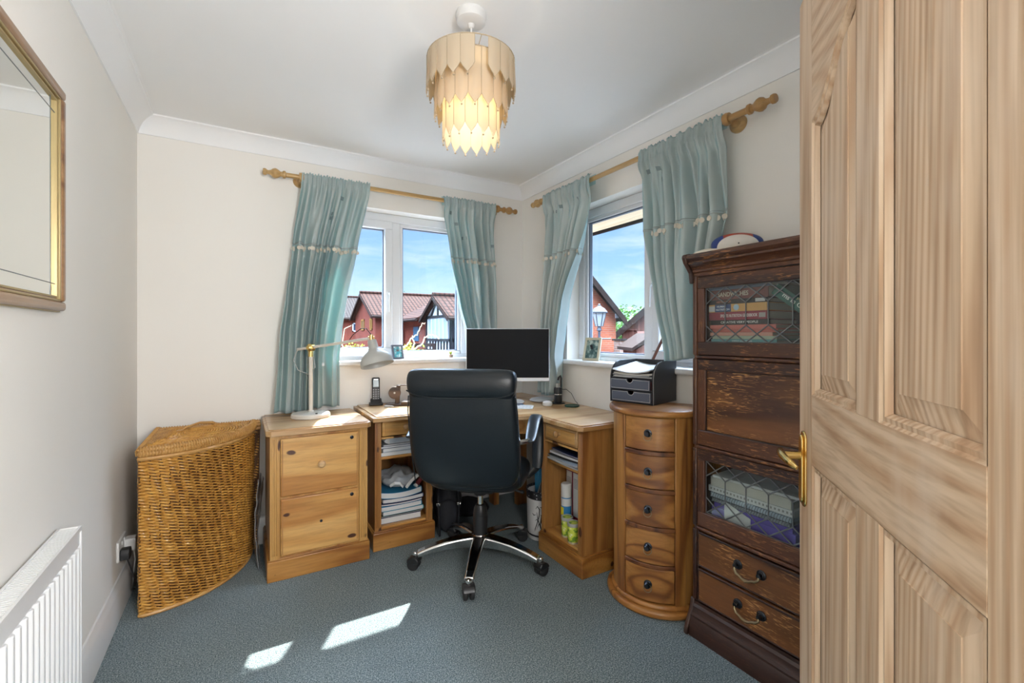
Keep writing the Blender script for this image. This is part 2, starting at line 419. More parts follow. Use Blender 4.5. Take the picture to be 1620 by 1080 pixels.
def tiles(name, c1, c2, c3):
    # pantile rows follow the slope: x along the eaves, z up the slope
    m = mat(name, c1, .85, spec=.05); n, l, b = nodes(m)
    tc = n.new('ShaderNodeTexCoord'); sp = n.new('ShaderNodeSeparateXYZ'); l.new(tc.outputs['Object'], sp.inputs[0])
    def saw(sock, size):
        a = n.new('ShaderNodeMath'); a.operation = 'DIVIDE'; a.inputs[1].default_value = size; l.new(sock, a.inputs[0])
        f = n.new('ShaderNodeMath'); f.operation = 'FRACT'; l.new(a.outputs[0], f.inputs[0]); return f.outputs[0]
    zx = saw(sp.outputs[0], .20); zz = saw(sp.outputs[2], .125)
    rx = maprange(n, l, zx, .0, .5, 0, 1); rz = maprange(n, l, zz, 0, .25, 0, 1)
    c = ramp(n, l, rx, ((0, c3), (.5, c1), (1, c2)))
    c = mixc(n, l, c3, c.outputs[0], rz)
    l.new(c, b.inputs['Base Color'])
    mu = n.new('ShaderNodeMath'); mu.operation = 'MULTIPLY'; l.new(rx, mu.inputs[0]); l.new(rz, mu.inputs[1])
    bump(n, l, b, mu.outputs[0], .5, .02)
    return m
M['tile_red'] = tiles('red_brown_pantiles', (.013, .0032, .002), (.034, .0145, .010), (.002, .001, .001))
M['tile_grey'] = tiles('grey_brown_pantiles', (.015, .011, .0095), (.025, .020, .018), (.007, .006, .0055))
M['leaf'] = mat('green_leaves', (.07, .17, .025), .6)
M['yleaf'] = mat('yellow_green_leaves', (.24, .28, .03), .9, spec=.1)
M['bark'] = mat('pale_twig_bark', (.30, .24, .15), .9, spec=.1)
M['fascia'] = mat('dark_brown_stain', (.018, .011, .009), .8, spec=.05)
M['render'] = mat('white_render', (.30, .32, .36), .8, spec=.05)
M['soffit'] = wood('soffit_board', (.78, .60, .40), (.72, .53, .33), (.60, .42, .24), axis='Y', rough=.6, seed=12, grain=.3)
M['lawn'] = mat('pale_paving', (.12, .115, .11), .95, spec=.05)

# ------------------------------------------------------------------ the room
XL, XR, YB, YF, ZC = -.459, 1.865, 2.983, .09, 2.315
W1 = dict(x0=.42, x1=1.45, z0=1.0, z1=2.012)      # back window opening
W2 = dict(y0=1.34, y1=2.42, z0=1.0, z1=2.012)     # right window opening
m = MB(); m.box(-1.2, XR+.2, -1.9, YB+.2, -.2, 0)
struct(m.build('floor', M['carpet'], smooth=False))
m = MB(); m.box(-1.2, XR+.2, -1.9, YB+.2, ZC, ZC+.12)
struct(m.build('ceiling', M['ceiling'], smooth=False))
m = MB(); m.box(XL-.2, XL, YF, YB+.2, 0, ZC); struct(m.build('wall_left', M['wall'], smooth=False))
def holed(mb, a0, a1, z0, z1, h, mk):
    mk(a0, h[0], z0, z1); mk(h[1], a1, z0, z1); mk(h[0], h[1], z0, h[2]); mk(h[0], h[1], h[3], z1)
m = MB(); holed(m, XL, XR+.2, 0, ZC, (W1['x0'], W1['x1'], W1['z0'], W1['z1']), lambda a, b, c, d: m.box(a, b, YB, YB+.2, c, d))
struct(m.build('wall_back', M['wall'], smooth=False))
m = MB(); holed(m, YF, YB, 0, ZC, (W2['y0'], W2['y1'], W2['z0'], W2['z1']), lambda a, b, c, d: m.box(XR, XR+.2, a, b, c, d))
struct(m.build('wall_right', M['wall'], smooth=False))
m = MB(); m.box(XL-.2, -.20, -.03, YF, 0, ZC); m.box(.62, XR+.2, -.03, YF, 0, ZC); m.box(-.20, .62, -.03, YF, 2.02, ZC)
struct(m.build('wall_front', M['wall'], smooth=False))
# landing behind the doorway
m = MB(); m.box(-1.1, -.98, -1.8, -.03, 0, ZC); m.box(1.35, 1.47, -1.8, -.03, 0, ZC); m.box(-1.1, 1.47, -1.9, -1.78, 0, ZC)
struct(m.build('wall_landing', M['wall'], smooth=False))
# coving
prof = [(0, -.089), (.006, -.089), (.008, -.080), (.014, -.062), (.026, -.040), (.044, -.022), (.064, -.011), (.074, -.008), (.076, -.002), (.086, 0)]
def cove(name, p0, p1, inward, along):
    mb = MB(); n = len(prof)
    A = []; B = []
    for o, z in prof:
        A.append(mb.bm.verts.new(Vector((*p0, ZC+z))+Vector((*inward, 0))*o+Vector((*along, 0))*o))
        B.append(mb.bm.verts.new(Vector((*p1, ZC+z))+Vector((*inward, 0))*o-Vector((*along, 0))*o))
    a0 = mb.bm.verts.new((*p0, ZC)); b0 = mb.bm.verts.new((*p1, ZC))
    for i in range(n-1): mb.bm.faces.new((A[i], A[i+1], B[i+1], B[i]))
    mb.bm.faces.new((a0, A[0], B[0], b0)); mb.bm.faces.new((A[-1], a0, b0, B[-1]))
    mb.bm.faces.new([a0]+A[::-1]); mb.bm.faces.new([b0]+B)
    return struct(mb.build(name, M['white_cove'], ang=25))
M['white_cove'] = plaster('white_coving', (.89, .89, .885))
cove('trim_1', (XL, YB), (XR, YB), (0, -1), (1, 0))
cove('trim_2', (XR, YB), (XR, YF), (-1, 0), (0, -1))
cove('trim_3', (XL, YF), (XL, YB), (1, 0), (0, 1))
cove('trim_4', (XR, YF), (XL, YF), (0, 1), (-1, 0))
# skirting boards
sk = [(0, 0), (.022, 0), (.022, .108), (.018, .118), (.018, .126), (.010, .138), (.008, .150), (0, .152)]
m = MB(); m.prism([(XL+o, z) for o, z in sk], YF, YB, 'Y'); struct(m.build('baseboard_left', M['white'], bevel=.002))
m = MB(); m.prism([(YB-o, z) for o, z in sk], XL+.022, XR-.022, 'X'); struct(m.build('baseboard_back', M['white'], bevel=.002))
m = MB(); m.prism([(XR-o, z) for o, z in sk], YF, YB-.022, 'Y'); struct(m.build('baseboard_right', M['white'], bevel=.002))

# windows: built in a local frame (x along, y outwards, z up)
def window(name, L, fixed, sash, zb, zt, loc, rz, sillx, hinge, handle_x):
    """L: opening length; fixed/sash: (x0,x1) zones; the frame sits .1 m outside the wall face"""
    w = empty(name, loc, rz); struct(w)
    H = zt-zb
    f = MB(); y0, y1 = .10, .17; t = .055
    # reveal plaster is the wall itself; outer frame
    f.box(0, L, y0, y1, 0, t); f.box(0, L, y0, y1, H-t, H); f.box(0, t, y0, y1, t, H-t); f.box(L-t, L, y0, y1, t, H-t)
    mx = (fixed[0] if fixed[0] > .2 else fixed[1])
    f.box(mx-.028, mx+.028, y0, y1, t, H-t)
    f.build('window_frame', M['upvc'], w, bevel=.005)
    def leaf(x0, x1, proud, nm):
        s = MB(); b = .05 if proud else .022
        yy0 = y0-.014 if proud else y0+.012
        s.box(x0, x1, yy0, y1-.01, t-.004, t+b); s.box(x0, x1, yy0, y1-.01, H-t-b, H-t+.004)
        s.box(x0, x0+b, yy0, y1-.01, t+b, H-t-b); s.box(x1-b, x1, yy0, y1-.01, t+b, H-t-b)
        s.build(nm, M['upvc'], w, bevel=.006)
        g = MB(); e = .006; q = y0+.03
        for a, bb, c, d in ((x0+b, x1-b, t+b, t+b+e), (x0+b, x1-b, H-t-b-e, H-t-b), (x0+b, x0+b+e, t+b, H-t-b), (x1-b-e, x1-b, t+b, H-t-b)):
            g.box(a, bb, q-.004, q+.02, c, d)
        g.build('gasket', M['gasket'], w)
        p = MB(); p.box(x0+b, x1-b, q+.004, q+.008, t+b, H-t-b); p.build('glass_pane', M['glass'], w, smooth=False)
    fx0, fx1 = (mx+.028, L-t) if fixed[0] > .2 else (t, mx-.028)
    sx0, sx1 = (t, mx-.028) if fixed[0] > .2 else (mx+.028, L-t)
    leaf(fx0, fx1, False, 'glazing_bead'); leaf(sx0, sx1, True, 'sash')
    # handle on the sash beside the mullion
    hx = sx1-.026 if fixed[0] > .2 else sx0+.026
    h = MB(); zc = H*.44
    h.box(hx-.013, hx+.013, y0-.024, y0-.013, zc-.03, zc+.04)
    h.tube([(hx, y0-.03, zc+.022), (hx, y0-.052, zc+.022), (hx-.002, y0-.056, zc+.005), (hx-.004, y0-.056, zc-.10)], [.009, .010, .009, .006], 10)
    h.build('window_handle', M['whiteplastic'], w, bevel=.003)
    # hinged stay end cap (small fitting)
    s = MB(); s.box(sillx[0], sillx[1], -.045, .105, -.0, .03)
    s.build('window_sill', M['white'], w, bevel=.010, seg=3)
    return w
w1 = window('window_1', W1['x1']-W1['x0'], (.49, 1), (0, .46), 1.0, 2.012, (W1['x0'], YB, 1.0), 0, (-.02, 1.05), 0, 0)
w2 = window('window_2', W2['y1']-W2['y0'], (.0, .62), (.62, 1), 1.0, 2.012, (XR, W2['y1'], 1.0), R(-90), (-.08, 1.12), 0, 0)
# window_2 local x runs towards the camera

# outside: eaves over the side window
m = MB(); m.box(2.065, 2.40, -.5, 3.5, 2.005, 2.02)
so = struct(m.build('trim_5', M['soffit'], smooth=False))
m = MB(); m.box(2.40, 2.425, -.5, 3.5, 1.985, 2.17); m.tube([(2.47, -.5, 2.10), (2.47, 3.5, 2.10)], .055, 12)
struct(m.build('trim_6', M['fascia'], smooth=False))
m = MB(); m.prism([(2.0, 2.45), (2.0, 3.1), (2.56, 2.18)], -.5, 3.5, 'Y'); struct(m.build('roof', M['tile_red'], smooth=False))
m = MB(); m.box(-90, 120, 3.6, 160, -2.9, -2.75); struct(m.build('ground', M['lawn'], smooth=False))

# ------------------------------------------------------------------ the door (opened into the room)
D0 = Vector((1.159, .590, 0)); dd = Vector((.755, .656, 0)).normalized()     # leading edge, direction hinge -> leading edge
# local frame: x from the leading edge to the hinge, y out of the visible face (towards the window wall side of camera), z up
door = empty('door_1', D0, math.atan2(-dd.y, -dd.x)); struct(door)
DW, DH, DT = .762, 1.985, .038
# visible face is at local y=0 facing -y or +y; pick so it faces the camera
nrm = Vector((-dd.y*-1, 0, 0))
ST = .094; MS = (.338, .424); RT = (.905, 1.06)    # stile, middle stile, lock rail heights (bottom/top)
ZB = .215
def arch(x, x0, x1, top, drop):
    # ogee shoulders rising to the middle of the door
    s = (x-x0)/(x1-x0)
    s = max(0, min(1, s)); return top-drop*(1-(3*s*s-2*s*s*s))
pz = [(ST, MS[0]), (MS[1], DW-ST)]
TOP = 1.80; DROP = .135
def panel_outline(i, lower, e=0.0):
    x0, x1 = pz[i]; f = .88 if lower else 1
    if lower: return [(x0+e, ZB+e), (x1-e, ZB+e), (x1-e, RT[0]-e), (x0+e, RT[0]-e)]
    pts = [(x0+e, RT[1]+e), (x1-e, RT[1]+e)]
    N = 14
    for k in range(N+1):
        x = (x1-e)-(x1-x0-2*e)*k/N; s = (x-x0-e)/(x1-x0-2*e)
        s = s if i == 0 else 1-s
        pts.append((x, TOP-e-DROP*(1-(3*s*s-2*s*s*s))))
    return pts
def face_y(s): return s     # door body occupies y in [-DT, 0] or [0, DT]
sgn = -1
# determine side: camera position in door's local frame
loc_cam = Matrix.Rotation(-math.atan2(-dd.y, -dd.x), 3, 'Z') @ (Vector((0, 0, 0))-D0)
sgn = 1 if loc_cam.y > 0 else -1      # outward direction of the visible face
yb = (-sgn*DT, 0)
def ybox(mb, x0, x1, z0, z1): mb.box(x0, x1, min(yb), max(yb), z0, z1)
m = MB(); ybox(m, 0, ST, 0, DH); m.build('closing_stile', M['door'], door, bevel=.002)
m = MB(); ybox(m, DW-ST, DW, 0, DH); m.build('hanging_stile', M['door'], door, bevel=.002)
m = MB(); ybox(m, MS[0], MS[1], ZB, RT[0]); ybox(m, MS[0], MS[1], RT[1], TOP); m.build('middle_stile', M['door'], door, bevel=.001)
m = MB(); ybox(m, ST, DW-ST, RT[0], RT[1]); m.build('lock_rail', M['door_rail'], door, bevel=.001)
m = MB(); ybox(m, ST, DW-ST, 0, ZB); m.build('bottom_rail', M['door_rail'], door, bevel=.001)
m = MB()
for i in (0, 1):
    o = panel_outline(i, False)[2:]
    poly = [(p[0], p[1]) for p in o] + [(pz[i][0], DH), (pz[i][1], DH)]
    m.prism(poly, min(yb), max(yb), 'Y')
ybox(m, MS[0], MS[1], TOP, DH)
m.build('top_rail', M['door_rail'], door)
def inset(pts, d):
    cx = sum(p[0] for p in pts)/len(pts); n = len(pts); out = []
    for i in range(n):
        a, b, c = Vector(pts[i-1]), Vector(pts[i]), Vector(pts[(i+1) % n])
        n1 = Vector((-(b-a).y, (b-a).x)).normalized(); n2 = Vector((-(c-b).y, (c-b).x)).normalized()
        q = n1+n2; q = q/max(.3, (1+n1.dot(n2)));
        out.append(b+q*d)
    return out
for i in (0, 1):
    for low in (0, 1):
        o = [Vector(p) for p in panel_outline(i, low)]
        # raised and fielded panel with ovolo moulding
        levels = [(0, .0), (.004, .004), (.011, .003), (.015, .008), (.017, .012)]
        mb = MB(); rings = []
        for ins, dep in levels:
            q = [Vector(p_) for p_ in panel_outline(i, low, ins)]; rings.append([mb.bm.verts.new((p.x, -sgn*dep, p.y)) for p in q])
        for a, b in zip(rings, rings[1:]):
            for k in range(len(a)): mb.bm.faces.new((a[k], a[(k+1) % len(a)], b[(k+1) % len(a)], b[k]))
        mb.build('moulding', M['door'], door, ang=20)
        levels = [(.012, .014), (.020, .014), (.050, .0055), (.0505, .004)]
        mb = MB(); rings = []
        for ins, dep in levels:
            q = [Vector(p_) for p_ in panel_outline(i, low, ins)]; rings.append([mb.bm.verts.new((p.x, -sgn*dep, p.y)) for p in q])
        for a, b in zip(rings, rings[1:]):
            for k in range(len(a)): mb.bm.faces.new((a[k], a[(k+1) % len(a)], b[(k+1) % len(a)], b[k]))
        mb.bm.faces.new(rings[-1])
        bk = [mb.bm.verts.new((p.x, -sgn*(DT-.012), p.y)) for p in inset(o, 0)]
        mb.bm.faces.new(bk)
        mb.build('panel', M['door'], door, ang=20)
# lever handle on its long plate
hl = empty('door_handle', (.042, 0, 0)); hl.parent = door
zc = .912
pl = []
w2_, zb_, zt_ = .020, .800, .966
for k in range(9): a = PI*k/8; pl.append((w2_*math.cos(a), zt_-.012+.012*math.sin(a)*1.4))
for k in range(9): a = PI+PI*k/8; pl.append((w2_*math.cos(a), zb_+.012+.012*math.sin(a)*1.4))
ys = (0, sgn*.005)
m = MB(); m.prism(pl, min(ys), max(ys), 'Y'); ys2 = (sgn*.005, sgn*.010)
m.prism([(p[0]*.62, p[1]*.9+.1*.883) for p in pl], min(ys2), max(ys2), 'Y')
m.build('backplate', M['brass'], hl, bevel=.0025)
m = MB(); m.tube([(0, sgn*.008, zc), (0, sgn*.046, zc)], .0095, 14); m.build('spindle_neck', M['brass'], hl)
m = MB(); m.tube([(-.012, sgn*.050, zc+.008), (0, sgn*.050, zc+.006), (.03, sgn*.052, zc+.004), (.06, sgn*.050, zc+.002), (.082, sgn*.044, zc-.002), (.090, sgn*.038, zc-.006)], [.006, .012, .011, .009, .008, .005], 14, flat=.7)
m.build('lever', M['brass'], hl)

# ------------------------------------------------------------------ curtains and poles
def pole(name, label, p, length, rz, brackets, wm):
    t = empty(name, p, rz); tag(t, label, 'curtain pole', 'wooden curtain poles')
    m = MB(); m.tube([(0, 0, 0), (length, 0, 0)], .0135, 16); m.build('pole', wm, t)
    for s, x in ((-1, 0), (1, length)):
        f = MB(); mt = Matrix.Translation((x, 0, 0)) @ Matrix.Rotation(R(90)*s, 4, 'Y')
        f.lathe([(.015, -.004), (.021, 0), (.021, .010), (.015, .014), (.014, .024), (.019, .030), (.026, .042), (.028, .052), (.023, .064), (.014, .072), (.011, .084), (.013, .092), (.018, .096), (.019, .106), (.016, .112), (0, .113)], seg=24, mat=mt)
        f.build('finial', wm, t)
    for x in brackets:
        b = MB(); mt = Matrix.Translation((x, 0, -.002)) @ Matrix.Rotation(R(-90), 4, 'X')
        b.lathe([(.010, .01), (.012, .025), (.016, .035), (.024, .050), (.024, .058), (.034, .066), (.038, .074), (.038, .0829)], seg=24, mat=mt)
        mt = Matrix.Translation((x, 0, 0)) @ Matrix.Rotation(R(90), 4, 'Y')
        b.lathe([(.014, -.012), (.024, -.012), (.027, 0), (.024, .012), (.014, .012)], seg=24, mat=mt)
        b.build('bracket', wm, t)
    return t
pole('curtain_pole', 'pale wooden pole with turned finials over the back window', (.215, 2.90, 2.108), 1.435, 0, (.30-.215, 1.60-.215), M['rodwood'])
pole('curtain_pole', 'pale wooden pole with turned finials over the right hand window', (1.782, 2.60, 2.113), 1.495, R(-90), (.05, 1.40), M['rodwood'])

def curtain(label, org, rz, zt, zb, edges, folds, seed, group='duck egg curtains'):
    """edges: list of (z, left, right) in local x. local y points to the wall (+), fabric hangs around y=0"""
    t = empty('curtain', (*org, 0), rz); tag(t, label, 'curtain', group)
    rnd = random.Random(seed)
    ph = [rnd.uniform(-.5, .5) for _ in range(folds+3)]; am = [rnd.uniform(.65, 1.25) for _ in range(folds+3)]
    def edge(z):
        for (z0, l0, r0), (z1, l1, r1) in zip(edges, edges[1:]):
            if z <= z0 and z >= z1:
                s = (z0-z)/(z0-z1); s = s*s*(3-2*s)*.35+s*.65; return l0+(l1-l0)*s, r0+(r1-r0)*s
        return edges[-1][1:] if z < edges[-1][0] else edges[0][1:]
    def fold(u, z, off=0.0):
        a, b = edge(z); w = b-a
        hang = min(1, max(0, (2.085-z)/.5)); top = min(1, max(0, (2.10-z)/.10))
        # heading: many small gathers; lower down they run together into a few deep folds
        q1 = u*folds+.20*math.sin(u*6+seed*1.3)
        q2 = u*(folds*.80)+.30*math.sin(z*2.1+seed+u*3)*hang+.34*math.sin(u*7.3+seed)+.18*math.sin(u*13+seed*2)
        i = int(math.floor(q1))+1; amp = am[max(0, min(folds+2, i))]; i2 = int(math.floor(q2))+1; amp2 = am[max(0, min(folds+2, i2+1))]
        d1 = (.010+.006*top)*(1-.55*hang)*amp
        d2 = hang*(.046+.05*max(0, .40-w))*amp2
        s2 = math.sin(2*PI*q2); s2 = s2*(1.3-.3*s2*s2)+.22*math.sin(4*PI*q2+seed)
        nz = noise.noise((u*5+seed, z*1.6, seed*.7))
        y = d1*math.sin(2*PI*q1)+d2*s2+.012*nz*hang+.004*noise.noise((u*20, z*7, seed))*hang
        x = a+w*(u+.012*math.sin(4*PI*q2+1)*hang + .005*noise.noise((u*9, z*3, seed)))
        if z > 2.045: y += .0045*math.sin(2*PI*u*folds*2.9+seed)+.003*math.sin(2*PI*u*folds*5.1+z*60)
        y -= .012*hang; y = .058*math.tanh(y/.058)
        y -= .024*min(1, max(0, (z-2.00)/.06))
        return x, y-off
    NU = folds*14
    mb = MB(); 
    zs = [zt+.026-.004*k for k in range(18)]; z = zs[-1]
    while z > zb+.02: z -= .024; zs.append(z)
    zs.append(zb)
    def f(u, v):
        k = v*(len(zs)-1); z = zs[int(round(k))]
        x, y = fold(u, z)
        if z > zt-.03:
            y += .014*max(0, (z-zt-.016)/.012); y = min(y, -.0148) if z < zt+.015 else y
            if z > zt+.018: z += .006*math.sin(2*PI*u*folds*3.1+seed)
        zz = z
        if z <= zb+.03: zz = z+.010*math.sin(u*6+seed)
        return (x, y, zz)
    mb.grid(f, NU, len(zs)); o = mb.build('cloth', M['curtain'], t, ang=180, solid=.0012)
    # back of the heading sleeve
    mb = MB(); zs2 = [zt+.03, zt+.018, zt+.004, zt-.012, zt-.03]
    def fb(u, v):
        z = zs2[int(round(v*4))]; x, y = fold(u, z); return (x, .0165, z)
    mb.grid(fb, NU//2, 5); mb.build('heading', M['curtain'], t, ang=180)
    # overlay seam with pearl trim
    zs_ = 1.722
    mb = MB(); mb.grid(lambda u, v: (fold(u, zs_, .0022)[0], fold(u, zs_, .0022)[1], zs_+.006-.012*v), NU, 2)
    seam = mb.build('trim_band', M['seam'], t, ang=180, solid=.0012)
    nb = int(folds*3.4); proto = None
    for k in range(nb):
        u = (k+.5+rnd.uniform(-.25, .25))/nb
        x, y = fold(u, zs_-.02, .006)
        if proto is None:
            b = MB(); b.lathe([(0, -.0015), (.0115, -.001), (.0115, .001), (0, .0015)], seg=14, mat=Matrix.Rotation(R(90), 4, 'X')); b.tube([(0, 0, .008), (0, .001, .022)], .0007, 4)
            proto = b.build('pearl_disc', M['pearl'], seam); q = proto
        else: q = proto.copy(); C.objects.link(q); q.parent = seam
        q.location = (x, y, zs_-.020-rnd.uniform(0, .012)); q.rotation_euler = (0, 0, rnd.uniform(-.9, .9))
    # embroidered squares
    for k in range(6):
        u0 = rnd.uniform(.06, .9); z0 = rnd.uniform(1.78, 2.02); du = .020/(edge(z0)[1]-edge(z0)[0])
        mb = MB(); vs = []
        for uu, zz in ((u0, z0), (u0+du, z0), (u0+du, z0+.021), (u0, z0+.021)):
            x, y = fold(uu, zz, .0022); vs.append(mb.bm.verts.new((x, y, zz)))
        mb.bm.faces.new(vs)
        mb.build('embroidered_square', M['patch'], t)
    return t
curtain('wide duck egg curtain left of the back window behind the desk lamp', (0, 2.90), 0, 2.108, .757,
        [(2.2, .305, .69), (2.05, .295, .68), (1.72, .25, .615), (1.4, .215, .56), (1.2, .19, .53), (1.05, .18, .51), (.74, .155, .51)], 8, 3)
curtain('duck egg curtain right of the back window, its foot behind the monitor', (0, 2.90), 0, 2.108, .80,
        [(2.2, 1.172, 1.575), (2.05, 1.178, 1.575), (1.72, 1.225, 1.578), (1.4, 1.295, 1.582), (1.22, 1.345, 1.585), (1.05, 1.355, 1.60), (.74, 1.36, 1.60)], 7, 5)
# curtains of the right hand window: local x = -Y world
curtain('duck egg curtain at the corner side of the right hand window', (1.782, 2.60), R(-90), 2.113, .80,
        [(2.2, .055, .545), (2.05, .055, .54), (1.72, .05, .45), (1.4, .03, .30), (1.2, .02, .25), (1.05, .01, .21), (.74, .0, .20)], 8, 8)
curtain('wide duck egg curtain at the bookcase side of the right hand window', (1.782, 2.60), R(-90), 2.113, 1.078,
        [(2.2, .905, 1.385), (2.05, .91, 1.39), (1.72, .955, 1.42), (1.54, .99, 1.38), (1.4, 1.02, 1.375), (1.1, 1.10, 1.37), (.74, 1.12, 1.37)], 9, 11)

# ------------------------------------------------------------------ pendant light
pen = empty('pendant_light', (.69, 1.44, 0)); tag(pen, 'pendant light with three tiers of pointed parchment petals hanging from the ceiling', 'light')
m = MB(); m.lathe([(.001, ZC), (.052, ZC), (.054, ZC-.012), (.050, ZC-.030), (.040, ZC-.036), (.012, ZC-.038), (.008, ZC-.050), (.001, ZC-.052)], seg=40, cap=False); m.build('ceiling_rose', M['whiteplastic'], pen)
m = MB(); m.tube([(0, 0, ZC-.045), (0, 0, 2.11)], .0035, 8); m.build('cord', M['whiteplastic'], pen)
m = MB(); m.lathe([(.001, 2.12), (.018, 2.12), (.019, 2.085), (.014, 2.07), (.001, 2.07)], seg=20); m.build('lamp_holder', M['whiteplastic'], pen)
bm_ = mat('lit_bulb', (1, .9, .7), .5); bm_.node_tree.nodes['Principled BSDF'].inputs['Emission Color'].default_value = (1, .82, .55, 1); bm_.node_tree.nodes['Principled BSDF'].inputs['Emission Strength'].default_value = .8
m = MB(); m.lathe([(.0, 2.072), (.012, 2.07), (.014, 2.05), (.027, 2.02), (.029, 2.0), (.022, 1.98), (0, 1.97)], seg=20); m.build('bulb', bm_, pen)
room_light.location = (.69, 1.44, 1.99)
M['petal_edge'] = mat('petal_piping', (.42, .33, .22), .7)
for ti, (rad, zt_, zb_, n, off) in enumerate(((.151, 2.150, 2.026, 21, 0), (.124, 2.130, 1.944, 18, .5), (.097, 2.05, 1.862, 15, .2))):
    m = MB(); m.tube([(rad*math.cos(a*2*PI/48), rad*math.sin(a*2*PI/48), zt_) for a in range(48)], .0022, 6, closed=True)
    for k in range(3):
        a = 2*PI*k/3+.3; m.tube([(rad*math.cos(a), rad*math.sin(a), zt_), (.015*math.cos(a), .015*math.sin(a), 2.10 if ti else 2.11)], .0013, 5)
    m.build('wire_ring', M['petal_edge'], pen)
    for k in range(n):
        a0 = 2*PI*(k+off)/n; wdt = 2*PI*rad/n*1.015
        if ti == 0 and abs(((a0-math.atan2(-1.44, -.69)-.32+PI) % (2*PI))-PI) < PI/n: continue
        L = zt_-zb_; pt = .033
        mt = Matrix.Rotation(a0, 4, 'Z') @ Matrix.Translation((rad+(.0012 if k % 2 else 0), 0, 0))
        m = MB(); hw = wdt/2
        prof_ = [(0, hw), (L-pt, hw), (L-pt*.6, hw*.68), (L-pt*.3, hw*.34), (L, .0)]
        cols = 5
        def pf(u, v):
            i = int(round(v*(len(prof_)-1))); d, h = prof_[i]; yy = (u-.5)*2*max(h, .0004)
            return mt @ Vector((-(yy*yy)/(2*rad)+.004*(1-(yy/hw)**2)*min(1, d*20), yy, zt_-d))
        m.grid(pf, cols, 5); pe = m.build('petal', M['shade'], pen, ang=60)
        e = MB(); pts = [mt @ Vector((-(h*h)/(2*rad)+.0008, h, zt_-d)) for d, h in prof_] + [mt @ Vector((-(h*h)/(2*rad)+.0008, -h, zt_-d)) for d, h in prof_[-2::-1]]
        e.tube(pts, .0009, 4); e.ball((rad*math.cos(a0), rad*math.sin(a0), zb_-.005), .0038, sub=1)
        e.build('petal_piping', M['petal_edge'], pe)
m = MB(); m.lathe([(.012, 2.122), (.104, 2.122), (.105, 2.119), (.104, 2.116), (.012, 2.116)], seg=48, cap=False); m.build('top_baffle', M['shade'], pen)  # disc added to hold the bulb's light off the ceiling

# ------------------------------------------------------------------ mirror, radiator, socket on the left wall
mir = empty('wall_mirror', (XL, 1.37, 0)); tag(mir, 'rectangular mirror in a brown and gold frame on the left wall', 'mirror')
y0, y1, z0, z1 = -.44, .422, 1.262, 1.892
M['frame_brown'] = wood('walnut_frame', (.34, .19, .09), (.27, .14, .06), (.17, .08, .035), axis='Y', rough=.3, coat=.4, seed=21)
M['gilt'] = mat('gilt', (.42, .32, .15), .4, .35)
def ring(mb, a0, a1, b0, b1, w, x0, x1):
    mb.box(x0, x1, a0, a1, b0, b0+w); mb.box(x0, x1, a0, a1, b1-w, b1); mb.box(x0, x1, a0, a0+w, b0+w, b1-w); mb.box(x0, x1, a1-w, a1, b0+w, b1-w)
m = MB(); ring(m, y0, y1, z0, z1, .026, 0, .024); m.build('outer_frame', M['frame_brown'], mir, bevel=.008, seg=3)
m = MB(); ring(m, y0-.003, y1+.003, z0-.003, z1+.003, .009, -.0, .010); m.build('gilt_edge', M['gilt'], mir, bevel=.002)
m = MB(); ring(m, y0+.026, y1-.026, z0+.026, z1-.026, .006, .002, .019); m.build('gilt_slip', M['gilt'], mir, bevel=.002)
m = MB(); ring(m, y0+.031, y1-.031, z0+.031, z1-.031, .006, .002, .011); m.build('dark_slip', M['frame_brown'], mir)
m = MB(); ring(m, y0+.036, y1-.036, z0+.036, z1-.036, .005, .002, .014); m.build('gilt_slip', M['gilt'], mir)
mg = mat('mirror_silver', (.86, .88, .86), .0, 1)
m = MB(); a0, a1, b0, b1 = y0+.04, y1-.04, z0+.04, z1-.04; w = .035
m.box(.002, .009, a0+w, a1-w, b0+w, b1-w)
for (A, B_, C_, D_) in (((a0, b0), (a1, b0), (a1-w, b0+w), (a0+w, b0+w)), ((a1, b0), (a1, b1), (a1-w, b1-w), (a1-w, b0+w)), ((a1, b1), (a0, b1), (a0+w, b1-w), (a1-w, b1-w)), ((a0, b1), (a0, b0), (a0+w, b0+w), (a0+w, b1-w))):
    m.bm.faces.new([m.bm.verts.new((.0084, *A)), m.bm.verts.new((.0084, *B_)), m.bm.verts.new((.009, *C_)), m.bm.verts.new((.009, *D_))])
m.build('mirror_glass', mg, mir, smooth=False)
m = MB(); t = .0012
for yy in (a0+w, a1-w): m.box(.0088, .0096, yy-t, yy+t, b0, b1)
for zz in (b0+w, b1-w): m.box(.0088, .0096, a0, a1, zz-t, zz+t)
m.build('engraved_lines', mat('engraved_line', (.12, .14, .14), .3), mir)

rad = empty('radiator', (XL+.002, 1.76, 0)); tag(rad, 'white ribbed panel radiator with a top grille on the left wall', 'radiator')
RL = 1.1; rz0, rz1 = .13, .645
m = MB(); m.box(.012, .020, -RL, 0, rz0, rz1-.012)
nf = int(RL/.0333)
pts = [(.054, 0.0)]
for k in range(nf):
    y = -.028-k*.0333
    if y < -RL+.05: break
    pts += [(.054, y+.012), (.064, y+.006), (.064, y-.006), (.054, y-.012)]
pts += [(.054, -RL), (.048, -RL), (.048, 0)]
m.prism(pts, rz0+.035, rz1-.055, 'Z'); m.box(.048, .058, -RL, 0, rz1-.055, rz1-.012); m.box(.048, .058, -RL, 0, rz0, rz0+.035)
m.build('convector_panel', M['white'], rad, bevel=.003)
m = MB(); m.box(.010, .062, -.004, .004, rz0, rz1); m.build('side_panel', M['white'], rad, bevel=.003)
m = MB(); m.box(.010, .062, -RL-.004, -RL+.004, rz0, rz1); m.build('side_panel', M['white'], rad, bevel=.003)
m = MB(); m.box(.010, .016, -RL, 0, rz1-.012, rz1); m.box(.056, .062, -RL, 0, rz1-.012, rz1)
k = 0
y = -.012
